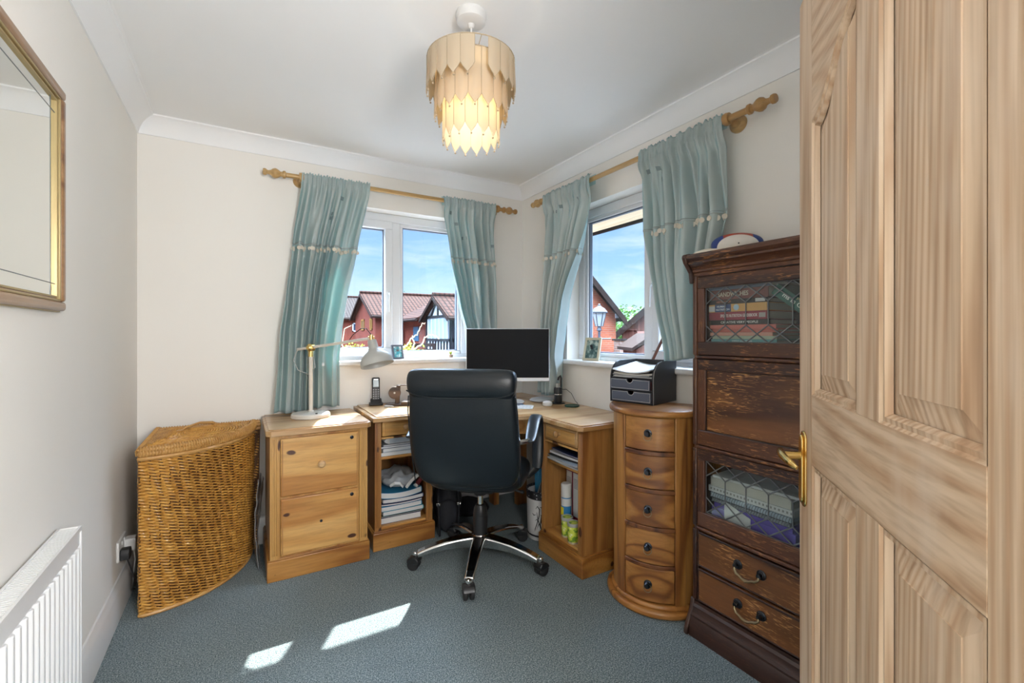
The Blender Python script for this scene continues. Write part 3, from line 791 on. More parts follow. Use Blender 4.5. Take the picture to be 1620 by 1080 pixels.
while y > -RL: m.box(.015, .057, y-.0022, y+.0022, rz1-.006, rz1-.002); y -= .010
m.build('top_grille', M['white'], rad)
m = MB(); m.box(0, .012, -.25, -.22, .25, .5); m.box(0, .012, -RL+.22, -RL+.25, .25, .5); m.build('wall_bracket', M['white'], rad)

so = empty('wall_socket', (XL, 2.60, .262)); tag(so, 'white double wall socket behind the wicker basket', 'socket')
m = MB(); m.box(0, .010, -.073, .073, -.043, .043); m.build('faceplate', M['whiteplastic'], so, bevel=.003)
for yy in (-.022, .022):
    m = MB(); m.box(.010, .014, yy-.006, yy+.006, .018, .032); m.build('switch', M['whiteplastic'], so, bevel=.001)
pg = empty('plug', (XL+.0105, 2.555, .246)); tag(pg, 'black plug in the wall socket with a hanging cable', 'plug')
m = MB(); m.prism([(-.024, -.022), (.024, -.022), (.024, .008), (.014, .024), (-.014, .024), (-.024, .008)], 0, .034, 'X'); m.build('plug_body', M['black'], pg, bevel=.004)
m = MB(); m.tube([(.02, 0, -.02), (.03, .005, -.06), (.045, .01, -.12), (.03, .06, -.19), (.02, .16, -.232)], .003, 8); m.build('cable', M['black'], pg)
pg = empty('plug', (XL+.0105, 2.640, .258)); tag(pg, 'white plug adaptor in the wall socket beside the black plug', 'plug')
m = MB(); m.box(0, .040, -.024, .024, -.028, .026); m.build('plug_body', M['whiteplastic'], pg, bevel=.004)
m = MB(); m.tube([(.03, 0, -.026), (.034, .01, -.08), (.02, .05, -.17), (.012, .12, -.245)], .0025, 8); m.build('cable', M['whiteplastic'], pg)

# ------------------------------------------------------------------ wicker corner basket
bas = empty('wicker_basket', (-.386, 2.925, 0)); tag(bas, 'tall quarter round wicker laundry basket with lid in the left corner', 'basket')
BR = .475; BH = .668
def bpath(t):
    """closed outline, t 0..1 : left leg, arc, back leg"""
    a = [(0, 0), (.0, -.48)]
    Larc = .74; tot = .48+Larc+.47
    s = t*tot
    if s < .48: return Vector((.018, -s, 0)), Vector((-1, 0, 0))
    if s < .48+Larc:
        q = (s-.48)/Larc*(PI/2); c = (math.cos(q), math.sin(q))
        return Vector((.018+.424*math.sin(q), -.485*math.cos(q)*1.0, 0)), Vector((math.sin(q), -math.cos(q), 0))
    return Vector((.48-(s-.48-Larc), -.012, 0)), Vector((0, 1, 0))
NS = 44
def flare(z): return .975+.025*z/BH
m = MB()
for k in range(NS):
    p, nn = bpath((k+.5)/NS)
    m.tube([Vector((p.x*flare(z), p.y*flare(z), z)) for z in (.012, .22, .44, BH)], .0042, 5)
# inner lining surface so the weave reads dense
m.grid(lambda u, v: tuple((lambda p: (p[0].x*.985*flare(v*BH)+.004, p[0].y*.985*flare(v*BH)-.004, .012+v*(BH-.014)))(bpath(u))), 90, 2, closed_u=True)
m.build('stakes', M['wicker_dark'], bas)
m = MB(); rows = 46; NP = NS*4
for r_ in range(rows):
    z = .022+(BH-.035)*r_/(rows-1)
    for st_ in (0, 1):
        ph = (r_ % 2)*PI*0+st_*PI+r_*.35
        pts = []
        for i in range(NP):
            t_ = i/NP; p, nn = bpath(t_); w = t_*NS*2*PI/2+ph
            pts.append(Vector((p.x*flare(z), p.y*flare(z), 0))+nn*(.0075*math.sin(w)+.001)+Vector((0, 0, z+.0042*math.cos(w))))
        m.tube(pts, .0050, 6, closed=True, flat=.55, up=(0, 0, 1))
m.build('woven_body', M['wicker'], bas)
for z, rr in ((.010, .009), (BH+.004, .010)):
    m = MB(); m.tube([Vector((bpath(i/120)[0].x*flare(z)*1.008, bpath(i/120)[0].y*flare(z)*1.012, z)) for i in range(120)], rr, 8, closed=True); m.build('rim', M['wicker_rim'], bas)
lid = MB()
for z, rr, sc in ((BH+.024, .0105, 1.010), (BH+.040, .010, 1.002)):
    lid.tube([Vector((bpath(i/120)[0].x*sc, bpath(i/120)[0].y*sc, z)) for i in range(120)], rr, 8, closed=True)
# binding wrapped round the rim
for i in range(150):
    p, nn = bpath(i/150); c = Vector((p.x*1.006, p.y*1.006, BH+.031))
    lid.tube([c+nn*.0125+Vector((0, 0, -.016)), c+nn*.0145+Vector((0, 0, .004)), c+nn*.004+Vector((0, 0, .0215)), c-nn*.010+Vector((0, 0, .021))], .0026, 4)
lo = lid.build('lid', M['wicker_rim'], bas)
m = MB()
# lid weave: rings parallel to the outline over spokes
for k in range(1, 26):
    s_ = 1-k/26
    cc = Vector((.16, -.16, 0)); pts = []
    for i in range(160):
        p, nn = bpath(i/160); q = cc+(p-cc)*s_; pts.append(q+Vector((0, 0, BH+.046+.012*(1-s_)+.0028*math.sin(i*PI/2+k*PI*.5))))
    m.tube(pts, .0042, 5, closed=True, flat=.7)
m.grid(lambda u, v: tuple(Vector((.16, -.16, BH+.054))+(bpath(u)[0]-Vector((.16, -.16, 0)))*v*.99-Vector((0, 0, .014*v+.003))), 80, 3, closed_u=True)
m.build('lid_weave', M['wicker'], lo)
m = MB()
hp = [Vector((.13, -.20, BH+.055)), Vector((.15, -.185, BH+.070)), Vector((.20, -.14, BH+.080)), Vector((.25, -.095, BH+.070)), Vector((.27, -.08, BH+.055))]
m.tube(hp, .006, 8); m.tube([p+Vector((.006, .006, .002)) for p in hp], .005, 8)
m.lathe([(0, 0), (.014, .004), (.016, .012), (0, .018)], (.13, -.20, BH+.050), 12); m.lathe([(0, 0), (.014, .004), (.016, .012), (0, .018)], (.27, -.08, BH+.050), 12)
m.build('lid_handle', M['wicker_rim'], lo)

# plastic wrapped sheets between basket and cabinet
ps = empty('plastic_wrapped_sheets', (.088, 2.80, 0)); tag(ps, 'crumpled clear plastic wrapping standing between the basket and the pine cabinet', 'plastic wrapping')
cp = mat('clear_plastic', (.55, .57, .60), .15, Alpha=.42)
m = MB(); 
def cr_(u, v):
    return (-.012-.016*math.sin(3*v+u*2)+.008*noise.noise((u*7, v*9, 1)), -.17+.34*u+.01*noise.noise((u*5, v*6, 4)), .002+.46*v*(1-.12*u)+.006*noise.noise((u*9, 3, 2)))
m.grid(cr_, 20, 26); m.build('wrapping', cp, ps, ang=180, solid=.002)
m = MB(); m.grid(lambda u, v: (cr_(u, v)[0]+.012+.006*noise.noise((u*9, v*8, 7)), cr_(u, v)[1], cr_(u, v)[2]*.95), 16, 22); m.build('inner_wrapping', cp, ps, ang=180)

# ------------------------------------------------------------------ pine filing cabinet
def edged_top(mb, x0, x1, y0, y1, z0, z1, r=.012):
    """worktop with a stepped, rounded front edge"""
    mb.box(x0, x1, y0, y1, z0, z1-.006); mb.box(x0+.010, x1-.010, y0+.010, y1, z1-.006, z1)
CZ = .737
cab = empty('filing_cabinet', (.105, 2.472, 0), R(0)); tag(cab, 'two drawer honey pine filing cabinet under the desk lamp', 'cabinet')
cw = .483; cd = .485
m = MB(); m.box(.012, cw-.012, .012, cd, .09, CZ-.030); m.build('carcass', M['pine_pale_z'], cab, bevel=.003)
ch_ = .022; m = MB(); m.prism([(-.006+ch_, -.024), (cw+.006-ch_, -.024), (cw+.006, -.024+ch_), (cw+.006, cd), (-.006, cd), (-.006, -.024+ch_)], CZ-.032, CZ-.005); m.prism([(.006+ch_, -.012), (cw-.006-ch_, -.012), (cw-.006, -.012+ch_), (cw-.006, cd), (.006, cd), (.006, -.012+ch_)], CZ-.006, CZ); m.build('top', M['pine_top'], cab, bevel=.009, seg=3)
m = MB(); m.box(.0, cw, .0, cd, 0, .098); m.box(.004, cw-.004, .005, cd, .098, .106); m.build('plinth', M['pine_plinth'], cab, bevel=.008, seg=3)
for s in (0, 1):
    m = MB(); x = .012 if s == 0 else cw-.012-.042
    m.box(x, x+.042, -.000, .02, .106, CZ-.030)
    for q in (.010, .020, .030): m.tube([(x+q+.001, -.0005, .125), (x+q+.001, -.0005, CZ-.05)], .0032, 8)
    m.build('fluted_stile', M['pine_pale_z'], cab, bevel=.003)
for i, (zb, zt) in enumerate(((.405, .688), (.118, .392))):
    m = MB(); x0, x1 = .058, cw-.058
    m.box(x0, x1, -.004, .014, zb, zt); dr = m.build('drawer_front', M['pine'], cab, bevel=.005, seg=3)
    m = MB()
    for a, b, c, d in ((x0+.006, x0+.010, zb+.008, zt-.008), (x1-.010, x1-.006, zb+.008, zt-.008)): m.box(a, b, -.0055, -.003, c, d)
    m.build('edge_bead', M['pine_z'], dr)
    m = MB(); mt = Matrix.Translation((x1-.035, -.004, zt-.028)) @ Matrix.Rotation(R(90), 4, 'X')
    m.lathe([(.009, 0), (.0095, .002), (.006, .003), (.0055, .0045), (0, .0045)], seg=18, mat=mt); m.build('lock', M['iron'], dr)
    if i == 0:
        m = MB(); mt = Matrix.Translation(((x0+x1)/2, -.004, (zb+zt)/2)) @ Matrix.Rotation(R(90), 4, 'X')
        m.lathe([(.009, 0), (.008, .008), (.012, .014), (.018, .020), (.018, .026), (.012, .032), (0, .034)], seg=24, mat=mt); m.build('knob', M['pine_top'], dr)
    else:
        m = MB(); mt = Matrix.Translation(((x0+x1)/2, -.004, (zb+zt)/2)) @ Matrix.Rotation(R(90), 4, 'X')
        m.lathe([(.007, 0), (.007, .0006), (0, .0008)], seg=12, mat=mt); m.build('screw_hole', M['iron'], dr)

# ------------------------------------------------------------------ corner desk
DZ = .752
desk = empty('corner_desk', (.61, 2.97, 0)); tag(desk, 'honey pine corner desk with open shelved pedestals across the window corner', 'desk')
def W(x, y): return (x-.61, y-2.97)
front = [(.605, 2.47), (.93, 2.47)]
for k in range(9):     # concave s-curve across the corner
    t_ = k/8; s_ = t_*t_*(3-2*t_)
    front.append((.98+.40*t_, 2.455-.335*s_))
front += [(1.402, 2.085), (1.402, 1.735), (1.422, 1.715), (1.855, 1.715), (1.855, 2.97), (.605, 2.97)]
wf = [W(*p) for p in front]
m = MB(); m.prism(wf, DZ-.030, DZ-.006); m.prism([(p[0]*1.0+(0.010 if p[0] < .1 else 0), p[1]) for p in [tuple(q) for q in inset(wf, .010)]], DZ-.006, DZ)
m.build('desktop', M['pine_top'], desk, bevel=.008, seg=3)
def pedestal(org, rz, w, d, nm, knob):
    p = empty(nm, (*W(*org), 0), rz); p.parent = desk
    T = .018
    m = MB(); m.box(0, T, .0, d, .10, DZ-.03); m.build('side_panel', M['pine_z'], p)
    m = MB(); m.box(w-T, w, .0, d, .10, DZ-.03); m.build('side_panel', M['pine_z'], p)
    m = MB(); m.box(T, w-T, d-.008, d, .10, DZ-.03); m.build('back_panel', M['pine_z'], p)
    m = MB(); m.box(T, w-T, .004, d-.008, .100, .118); m.build('base_board', M['pine'], p)
    m = MB(); m.box(T, w-T, .012, d-.008, .490, .506); m.build('shelf', M['pine'], p, bevel=.003)
    for x in (0, w-.036):
        m = MB(); m.box(x, x+.036, -.016, .001, .106, DZ-.03)
        for q in (.010, .018, .026): m.tube([(x+q, -.0165, .125), (x+q, -.0165, DZ-.05)], .0030, 8)
        m.build('fluted_stile', M['pine_z'], p, bevel=.003)
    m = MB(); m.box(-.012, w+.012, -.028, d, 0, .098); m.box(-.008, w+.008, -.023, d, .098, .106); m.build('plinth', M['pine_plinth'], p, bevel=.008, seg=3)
    m = MB(); m.box(.038, w-.038, -.016, .25, .612, .622); m.build('drawer_rail', M['pine'], p)
    m = MB(); m.box(.040, w-.040, -.020, .012, .627, DZ-.040); dr = m.build('drawer_front', M['pine_top'] if knob else M['pine'], p, bevel=.006, seg=3)
    m = MB(); m.box(.055, w-.055, -.0235, -.019, .640, DZ-.053); m.build('raised_field', M['pine'], dr, bevel=.003)
    m = MB(); mt = Matrix.Translation((w/2, -.0235, .675)) @ Matrix.Rotation(R(90), 4, 'X')
    m.lathe([(.009, 0), (.008, .010), (.012, .016), (.017, .022), (.017, .028), (.011, .034), (0, .036)], seg=24, mat=mt); m.build('knob', M['pine_top'], dr)
    return p
pedestal((.632, 2.560), 0, .335, .40, 'pedestal', False)
pedestal((1.452, 2.095), R(-90), .355, .40, 'pedestal', True)
m = MB()   # corner legs and aprons
m.prism([W(*q) for q in ((1.52, 2.80), (1.56, 2.80), (1.56, 2.88), (1.52, 2.88))], .0, DZ-.03)
m.build('corner_leg', M['pine_z'], desk, bevel=.004)
m = MB(); m.prism([W(*q) for q in ((1.66, 2.72), (1.74, 2.72), (1.74, 2.76), (1.66, 2.76))], 0, DZ-.03); m.build('corner_leg', M['pine_z'], desk, bevel=.004)
m = MB(); m.prism([W(*q) for q in ((.99, 2.50), (1.00, 2.52), (1.43, 2.14), (1.42, 2.12))], DZ-.115, DZ-.03); m.build('apron', M['pine'], desk)
m = MB(); m.box(*[c-.61 for c in (.99, 1.66)], 2.86-2.97, 2.875-2.97, .45, DZ-.03); m.build('modesty_panel', M['pine'], desk)

# ------------------------------------------------------------------ papers, magazines and things in the left pedestal
def leaves_block(name, label, cat, group, loc, rz, w, d, h, sag=0, cover=None, blockmat=None, curl=0, cov_t=.0015, title=None, tilt=0, spine=False):
    """a soft bound block (magazine, pad, catalogue): paper block with covers, may sag"""
    t = empty(name, loc, rot=(tilt, 0, rz)); tag(t, label, cat, group)
    def bend(x, y, z): return z+sag*((2*x/w)**2)+curl*(max(0, x/w))**2
    m = MB()
    def blk(z0, z1, ex=0):
        N = 12
        pr = [( -w/2-ex+(w+2*ex)*i/N) for i in range(N+1)]
        lo = [(x, bend(x, 0, z0)) for x in pr]; hi = [(x, bend(x, 0, z1)) for x in reversed(pr)]
        return lo+hi
    m.prism(blk(cov_t, h-cov_t), -d/2+.002, d/2-.002, 'Y'); m.build('pages', blockmat or M['paper'], t)
    if cover:
        m = MB(); m.prism(blk(0, cov_t, .001), -d/2, d/2, 'Y'); m.prism(blk(h-cov_t, h, .001), -d/2, d/2, 'Y')
        if spine: m.prism([(w/2-.001, bend(w/2, 0, 0)), (w/2+.004, bend(w/2, 0, h*.3)), (w/2+.004, bend(w/2, 0, h*.7)), (w/2-.001, bend(w/2, 0, h))], -d/2, d/2, 'Y')
        m.build('cover', cover, t)
    return t
cols = {'white': (.60, .60, .60), 'cream': (.56, .53, .46), 'grey': (.28, .29, .31), 'navy': (.03, .05, .14), 'blue': (.04, .26, .46), 'pale': (.42, .48, .55), 'teal': (.03, .25, .30), 'black': (.02, .02, .025)}
CM = {k: mat('cover_'+k, v, .4) for k, v in cols.items()}
px, py = .81, 2.735
z = .1185
for i, (h, cv, sg, lab, sp) in enumerate(((.034, 'navy', 0, 'thick bound report at the bottom of the magazine stack', False), (.006, 'black', .003, 'thin open pamphlet lying just above the bottom report', False),
        (.024, 'teal', .001, 'bound catalogue, third from the bottom of the magazine stack', True), (.026, 'blue', .002, 'blue backed catalogue in the middle of the magazine stack', True),
        (.010, 'navy', .006, 'curved dark edged magazine above the blue backed catalogue', False), (.022, 'navy', .006, 'white magazine under the topmost curled one', True), (.032, 'blue', .014, 'topmost sagging magazine with a blue curled spine', True))):
    leaves_block('magazine', lab, 'magazine', 'magazines in the left pedestal', (px-.008+.006*((i*7) % 3-1), py, z+(.0)), R((i*37 % 7)-3)*.4, .235, .29, h, sg, CM[cv], spine=sp); z += h+.0008+(.004 if i == 4 else 0)+(.003 if i == 1 else 0)
# grey cloth bag crumpled on the magazines
def crumple(name, label, cat, loc, dims, mt, seed, amp=.35, parts=()):
    t = empty(name, loc); tag(t, label, cat)
    m = MB(); m.ball((0, 0, dims[2]/2), dims[0]/2, dims[1]/2, dims[2]/2, sub=4)
    for v in m.bm.verts:
        p = v.co.copy(); q = noise.noise(p*18+Vector((seed, 0, 0)))+.5*noise.noise(p*42+Vector((0, seed, 0)))
        v.co = Vector((p.x*(1+amp*q*.5), p.y*(1+amp*q*.4), max(.001, p.z*(1+amp*q))))
    m.build('crumpled_cloth', mt, t, ang=180); return t
cl = mat('grey_fabric', (.34, .36, .38), .9)
bag = crumple('cloth_bag', 'crumpled grey and white cloth bag on top of the magazine stack', 'bag', (.80, 2.69, z+.014), (.21, .24, .085), cl, 3, .48)
m = MB(); m.tube([(-.07, -.10, .03), (-.05, -.122, .05), (-.02, -.125, .045), (.0, -.118, .02)], .008, 8, flat=.4); m.tube([(.02, -.11, .01), (.05, -.122, .05), (.09, -.118, .075)], .009, 8, flat=.4)
m.build('strap', M['paper'], bag)
red = mat('maroon_fabric', (.16, .02, .025), .8)
rb = empty('rolled_booklet', (.885, 2.60, z+.02)); tag(rb, 'rolled maroon and white booklet beside the grey cloth bag', 'booklet')
m = MB(); m.tube([(0, 0, .0), (.045, .02, .035)], .013, 14); m.build('roll', red, rb)
m = MB(); m.tube([(-.004, -.003, -.003), (.004, 0, .003)], .0145, 14); m.build('page_edge', M['paper'], rb)
# shelf stack
z = .507
for i, (h, cv, lab, sg) in enumerate(((.020, 'cream', 'cream edged pad at the bottom of the stack on the upper shelf', .0), (.004, 'pale', 'pale folder second from the bottom on the upper shelf', 0), (.016, 'white', 'white booklet in the middle of the upper shelf stack', .0), (.012, 'navy', 'dark navy booklet near the top of the upper shelf stack', 0), (.008, 'grey', 'thin grey folder under the white ring binder', 0))):
    leaves_block('booklet', lab, 'booklet', 'papers on the upper shelf of the left pedestal', (px+.004*((i*5) % 3-1), py-.01, z), R((i*31 % 7)-3)*.5, .255, .30, h, sg, CM[cv]); z += h+.001
t = empty('ring_binder', (px+.01, py-.01, z)); tag(t, 'white ring binder with a rounded spine topmost on the upper shelf', 'binder')
m = MB(); pts = [(-.10, 0), (.12, 0), (.12, .034), (-.10, .034), (-.118, .027), (-.125, .017), (-.118, .007)]
m.prism(pts, -.14, .15, 'Y'); m.build('cover', CM['white'], t, bevel=.002)
m = MB(); m.prism([(-.095, .004), (.1205, .004), (.1205, .030), (-.095, .030)], -.1405, .14, 'Y'); m.build('pages', CM['pale'], t)

# ------------------------------------------------------------------ desk chair
ch = empty('office_chair', (1.080, 2.142, 0), R(-40)); tag(ch, 'black leather swivel chair with a polished five star base seen from behind', 'chair')
OFF = 40
tipz = .082
legs = (90, 18, -54, -126, 162)
for k, a in enumerate(legs):
    A = R(a+OFF); mt = Matrix.Rotation(A, 4, 'Z')
    m = MB(); N = 9; rows_ = []
    for i in range(N):
        t_ = i/(N-1); x = .025+.300*t_; zt = .150-.010*t_-.050*t_**2.2; h = .060-.032*t_; w_ = .034-.010*t_; 
        rows_.append([(x, -w_*.75, zt), (x, w_*.75, zt), (x, w_, zt-.008), (x, w_*.8, zt-h), (x, -w_*.8, zt-h), (x, -w_, zt-.008)])
    vs = [[m.bm.verts.new(mt @ Vector(p)) for p in r_] for r_ in rows_]
    for p, q in zip(vs, vs[1:]):
        for j in range(6): m.bm.faces.new((p[j], p[(j+1) % 6], q[(j+1) % 6], q[j]))
    m.bm.faces.new(vs[0]); m.bm.faces.new(vs[-1][::-1])
    lg = m.build('base_leg', M['chrome'], ch, bevel=.004, ang=30)
    m = MB(); rows2 = []
    for i in range(N-1):
        t_ = i/(N-1); x = .025+.300*t_; zt = .1508-.010*t_-.050*t_**2.2; w_ = (.034-.010*t_)*.62
        rows2.append((m.bm.verts.new(mt @ Vector((x, -w_, zt))), m.bm.verts.new(mt @ Vector((x, w_, zt)))))
    for p, q in zip(rows2, rows2[1:]): m.bm.faces.new((p[0], p[1], q[1], q[0]))
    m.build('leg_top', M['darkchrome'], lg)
    # caster
    cas = empty('caster', (.335*math.cos(A), .335*math.sin(A), 0), A+[.5, -.9, 1.1, .3, -.4][k]); cas.parent = ch; cas.scale = (1.13, 1.13, 1.13)
    m = MB(); m.lathe([(.007, .060), (.007, .080)], seg=12); m.lathe([(.011, .060), (.013, .066), (.011, .076)], seg=14); m.build('stem', M['chrome'], cas)
    for s in (-1, 1):
        m = MB(); mt2 = Matrix.Translation((.006, s*.0135, .0265)) @ Matrix.Rotation(R(90), 4, 'X')
        m.lathe([(.006, -.009), (.022, -.009), (.0262, -.005), (.0262, .005), (.022, .009), (.006, .009)], seg=24, mat=mt2); m.build('wheel', M['rubber'], cas)
    m = MB(); m.prism([(-.020, .030), (-.024, .046), (-.012, .060), (.012, .060), (.028, .050), (.034, .036), (.006, .034)], -.0255, .0255, 'Y'); m.build('wheel_hood', M['black'], cas, bevel=.004)
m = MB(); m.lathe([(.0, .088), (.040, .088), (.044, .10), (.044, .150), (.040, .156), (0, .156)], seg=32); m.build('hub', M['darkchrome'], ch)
m = MB(); m.lathe([(0, .09), (.034, .09), (.036, .152), (.038, .200), (.0385, .246), (.037, .250), (.038, .254), (.034, .285), (.026, .304), (.018, .306)], seg=32, cap=False); m.build('column_cover', M['black'], ch)
m = MB(); m.lathe([(.0145, .300), (.0145, .372)], seg=24); m.build('gas_lift', M['chrome'], ch)
m = MB(); m.lathe([(.024, .352), (.036, .362), (.040, .40), (.040, .42)], seg=24); m.box(-.085, .085, -.10, .11, .392, .432); m.build('tilt_mechanism', M['black'], ch, bevel=.008)
m = MB(); m.tube([(.08, .0, .405), (.17, -.01, .395), (.215, -.012, .385)], [.005, .005, .007], 8); m.ball((.222, -.012, .384), .013, .010, .009); m.build('tilt_lever', M['black'], ch)
def cushion(name, secs, parent, mt, n=32, pw=2.6, sub=1, smooth=True):
    """secs: (cx, cy, z, hx, hy)"""
    m = MB(); rings = []
    for cx, cy, z, hx, hy in secs:
        ring = []
        for k in range(n):
            a = 2*PI*k/n; c, s = math.cos(a), math.sin(a)
            ring.append(m.bm.verts.new((cx+hx*math.copysign(abs(c)**(2/pw), c), cy+hy*math.copysign(abs(s)**(2/pw), s), z)))
        rings.append(ring)
    for a, b in zip(rings, rings[1:]):
        for k in range(n): m.bm.faces.new((a[k], a[(k+1) % n], b[(k+1) % n], b[k]))
    m.bm.faces.new(rings[0][::-1]); m.bm.faces.new(rings[-1])
    return m.build(name, mt, parent, ang=70, subd=sub)
cushion('seat', [(0, .03, .428, .20, .20), (0, .03, .432, .235, .225), (0, .03, .45, .25, .245), (0, .03, .485, .252, .25), (0, .03, .508, .235, .235), (0, .03, .515, .19, .19)], ch, M['leather'], pw=4)
def by(z): return -.235-.135*((z-.45)/.58)-.02*math.sin((z-.45)/.58*PI)
bs = []
for z, hx, hy in ((.452, .12, .012), (.458, .175, .028), (.472, .212, .040), (.50, .238, .046), (.56, .253, .048), (.65, .258, .048), (.75, .256, .047), (.85, .250, .046), (.93, .245, .045), (.985, .242, .044), (1.010, .236, .034), (1.016, .21, .015)):
    bs.append((0, by(z), z+.022*max(0, (.75-z)/.3), hx, hy))
cushion('backrest', bs, ch, M['leather'], pw=4.5)
hs = []
for z, hx, hy, o in ((.905, .20, .006, -.028), (.912, .226, .018, -.024), (.925, .240, .034, -.020), (.950, .249, .050, -.014), (.985, .252, .056, -.006), (1.015, .250, .052, 0), (1.035, .240, .038, .004), (1.043, .21, .014, .004)):
    hs.append((0, by(z)+o, z, hx, hy))
cushion('head_pillow', hs, ch, M['leather'], pw=4)
m = MB()
m.tube([(x, by(.915)-.047-.003*math.cos(x*6), .922+.030*(abs(x)/.245)**5-.006) for x in [i*.0245-.245 for i in range(21)]], .0035, 6); m.build('seam', M['leather'], ch)
for s in (-1, 1):
    pz_ = [.50, .56, .65, .75, .85, .92]
    m = MB(); m.tube([(s*(.252 if z < .9 else .245), by(z)-.022, z) for z in pz_], .0028, 6); m.build('edge_piping', M['leather'], ch)
    x = s*.292
    m = MB(); P = [(-.262, .700), (-.215, .706), (-.150, .738), (-.07, .768), (.02, .776), (.085, .758), (.118, .712), (.122, .650), (.108, .580), (.085, .515), (.058, .480)]
    m.tube([(x, y, z) for y, z in P], [.022, .027, .030, .031, .031, .031, .031, .031, .031, .030, .026], 16, flat=.42, up=(1, 0, 0)); m.build('armrest', M['leather'], ch, ang=70, subd=1)
    m = MB(); m.tube([(x, .075, .49), (s*.25, .05, .452), (s*.16, .03, .425), (s*.06, .02, .412)], [.020, .016, .014, .014], 10, flat=.5); m.build('arm_bracket', M['black'], ch)
    m = MB(); m.tube([(x, -.235, .702), (s*.262, -.26, .700), (s*.235, -.275, .698)], .012, 10); m.build('arm_bracket', M['chrome'], ch)

# ------------------------------------------------------------------ things on the desk
def lay(u, k, z=DZ): r_ = ray(u); return (r_[0]*k, r_[1]*k, z)
mo = empty('monitor', (1.475, 2.535, DZ), R(-YAW)); tag(mo, 'white framed flat monitor with a black screen in the desk corner', 'monitor')
mw, mh0, mh1 = .536, .142, .482
scr = mat('dark_screen', (.005, .006, .008), .5, spec=.15)
m = MB(); m.box(-mw/2, mw/2, -.010, .012, mh0, mh1); m.box(-.16, .16, .012, .032, mh0+.05, mh1-.08); m.build('housing', mat('silver_white', (.72, .73, .75), .3), mo, bevel=.004)
m = MB(); m.box(-mw/2+.004, mw/2-.004, -.0115, -.009, mh0+.024, mh1-.004); m.build('screen', scr, mo, smooth=False)
m = MB(); m.prism([(.03, .0), (.062, .0), (.030, .30), (.012, .30)], -.035, .035, 'X'); m.build('stand_neck', M['whiteplastic'], mo, bevel=.004)
m = MB(); m.lathe([(0, 0), (.105, 0), (.110, .004), (.104, .009), (0, .012)], (0, .05, 0), 48); m.build('stand_foot', M['whiteplastic'], mo)
kb = empty('keyboard', (1.40, 2.395, DZ+.0), R(-38)); tag(kb, 'slim white keyboard in front of the monitor', 'keyboard')
m = MB(); m.box(-.19, .15, -.058, .058, 0, .006); m.build('body', M['whiteplastic'], kb, bevel=.003)
for r_ in range(5):
    m = MB()
    for c_ in range(16): m.box(-.184+c_*.0205, -.184+c_*.0205+.017, -.050+r_*.0205, -.050+r_*.0205+.017, .0055, .0085)
    m.build('key_row', M['paper'], kb)
p = lay(866, 2.83); t = empty('earphone_case', p); tag(t, 'small rounded white earphone case on the desk between keyboard and green coaster', 'case')
m = MB(); m.lathe([(0, 0), (.024, 0), (.030, .006), (.031, .016), (.028, .024), (.016, .030), (0, .031)], seg=32); m.build('case_body', M['whiteplastic'], t)
m = MB(); m.lathe([(.0312, .0145), (.0316, .0155), (.0312, .0165)], seg=32, cap=False); m.build('lid_seam', mat('pale_grey', (.45, .45, .46), .4), t)
p = lay(857, 3.02); t = empty('round_speaker', p); tag(t, 'flat round silver white speaker below the right end of the monitor', 'speaker')
m = MB(); m.lathe([(0, 0), (.060, 0), (.078, .006), (.080, .012), (.070, .020), (.040, .027), (0, .029)], seg=48); m.build('shell', mat('silver_shell', (.45, .45, .44), .3, .2), t)
p = lay(829, 2.96); t = empty('coaster', (1.475, 2.43, DZ)); tag(t, 'round dark blue coaster in front of the monitor foot', 'coaster')
m = MB(); m.lathe([(0, 0), (.046, 0), (.048, .004), (.045, .010), (0, .011)], seg=36); m.build('disc', mat('dark_blue_resin', (.03, .06, .11), .3), t)
p = lay(883, 2.93); t = empty('cylinder_speaker', p); tag(t, 'black upright cylinder with a clip stem and cable at the right of the monitor', 'speaker')
m = MB(); m.lathe([(0, 0), (.044, 0), (.046, .003), (.040, .006), (0, .006)], seg=32); m.build('base_plate', M['black'], t)
m = MB(); m.lathe([(0, .006), (.024, .006), (.026, .010), (.026, .098), (.022, .104), (0, .104)], seg=32); m.build('cylinder', M['black'], t)
m = MB(); m.lathe([(.0265, .058), (.0268, .060), (.0265, .062)], seg=32, cap=False); m.build('silver_band', M['chrome'], t)
m = MB(); m.lathe([(0, .104), (.015, .104), (.015, .128), (0, .128)], (-.002, 0, 0), 20); m.build('grey_collar', mat('mid_grey', (.35, .36, .35), .5), t)
m = MB(); m.tube([(.020, 0, .07), (.024, 0, .16), (.018, 0, .176), (.002, -.004, .168), (-.004, -.004, .15)], .006, 8); m.build('clip_stem', M['black'], t)
m = MB(); m.tube([(.026, 0, .09), (.050, -.02, .090), (.072, -.045, .065), (.082, -.07, .02), (.085, -.095, .004)], .0016, 6); m.build('cable', M['black'], t)
p = lay(905, 2.80); t = empty('green_coaster', p); tag(t, 'round dark green dish on the desk beside the black cylinder', 'dish')
m = MB(); m.lathe([(0, 0), (.042, 0), (.046, .004), (.045, .008), (.041, .006), (0, .0055)], seg=40); m.build('dish', mat('dark_green', (.015, .085, .05), .25), t)
m = MB(); m.lathe([(.0455, .0075), (.0462, .0085), (.0455, .0095)], seg=40, cap=False); m.build('metal_rim', M['iron'], t)

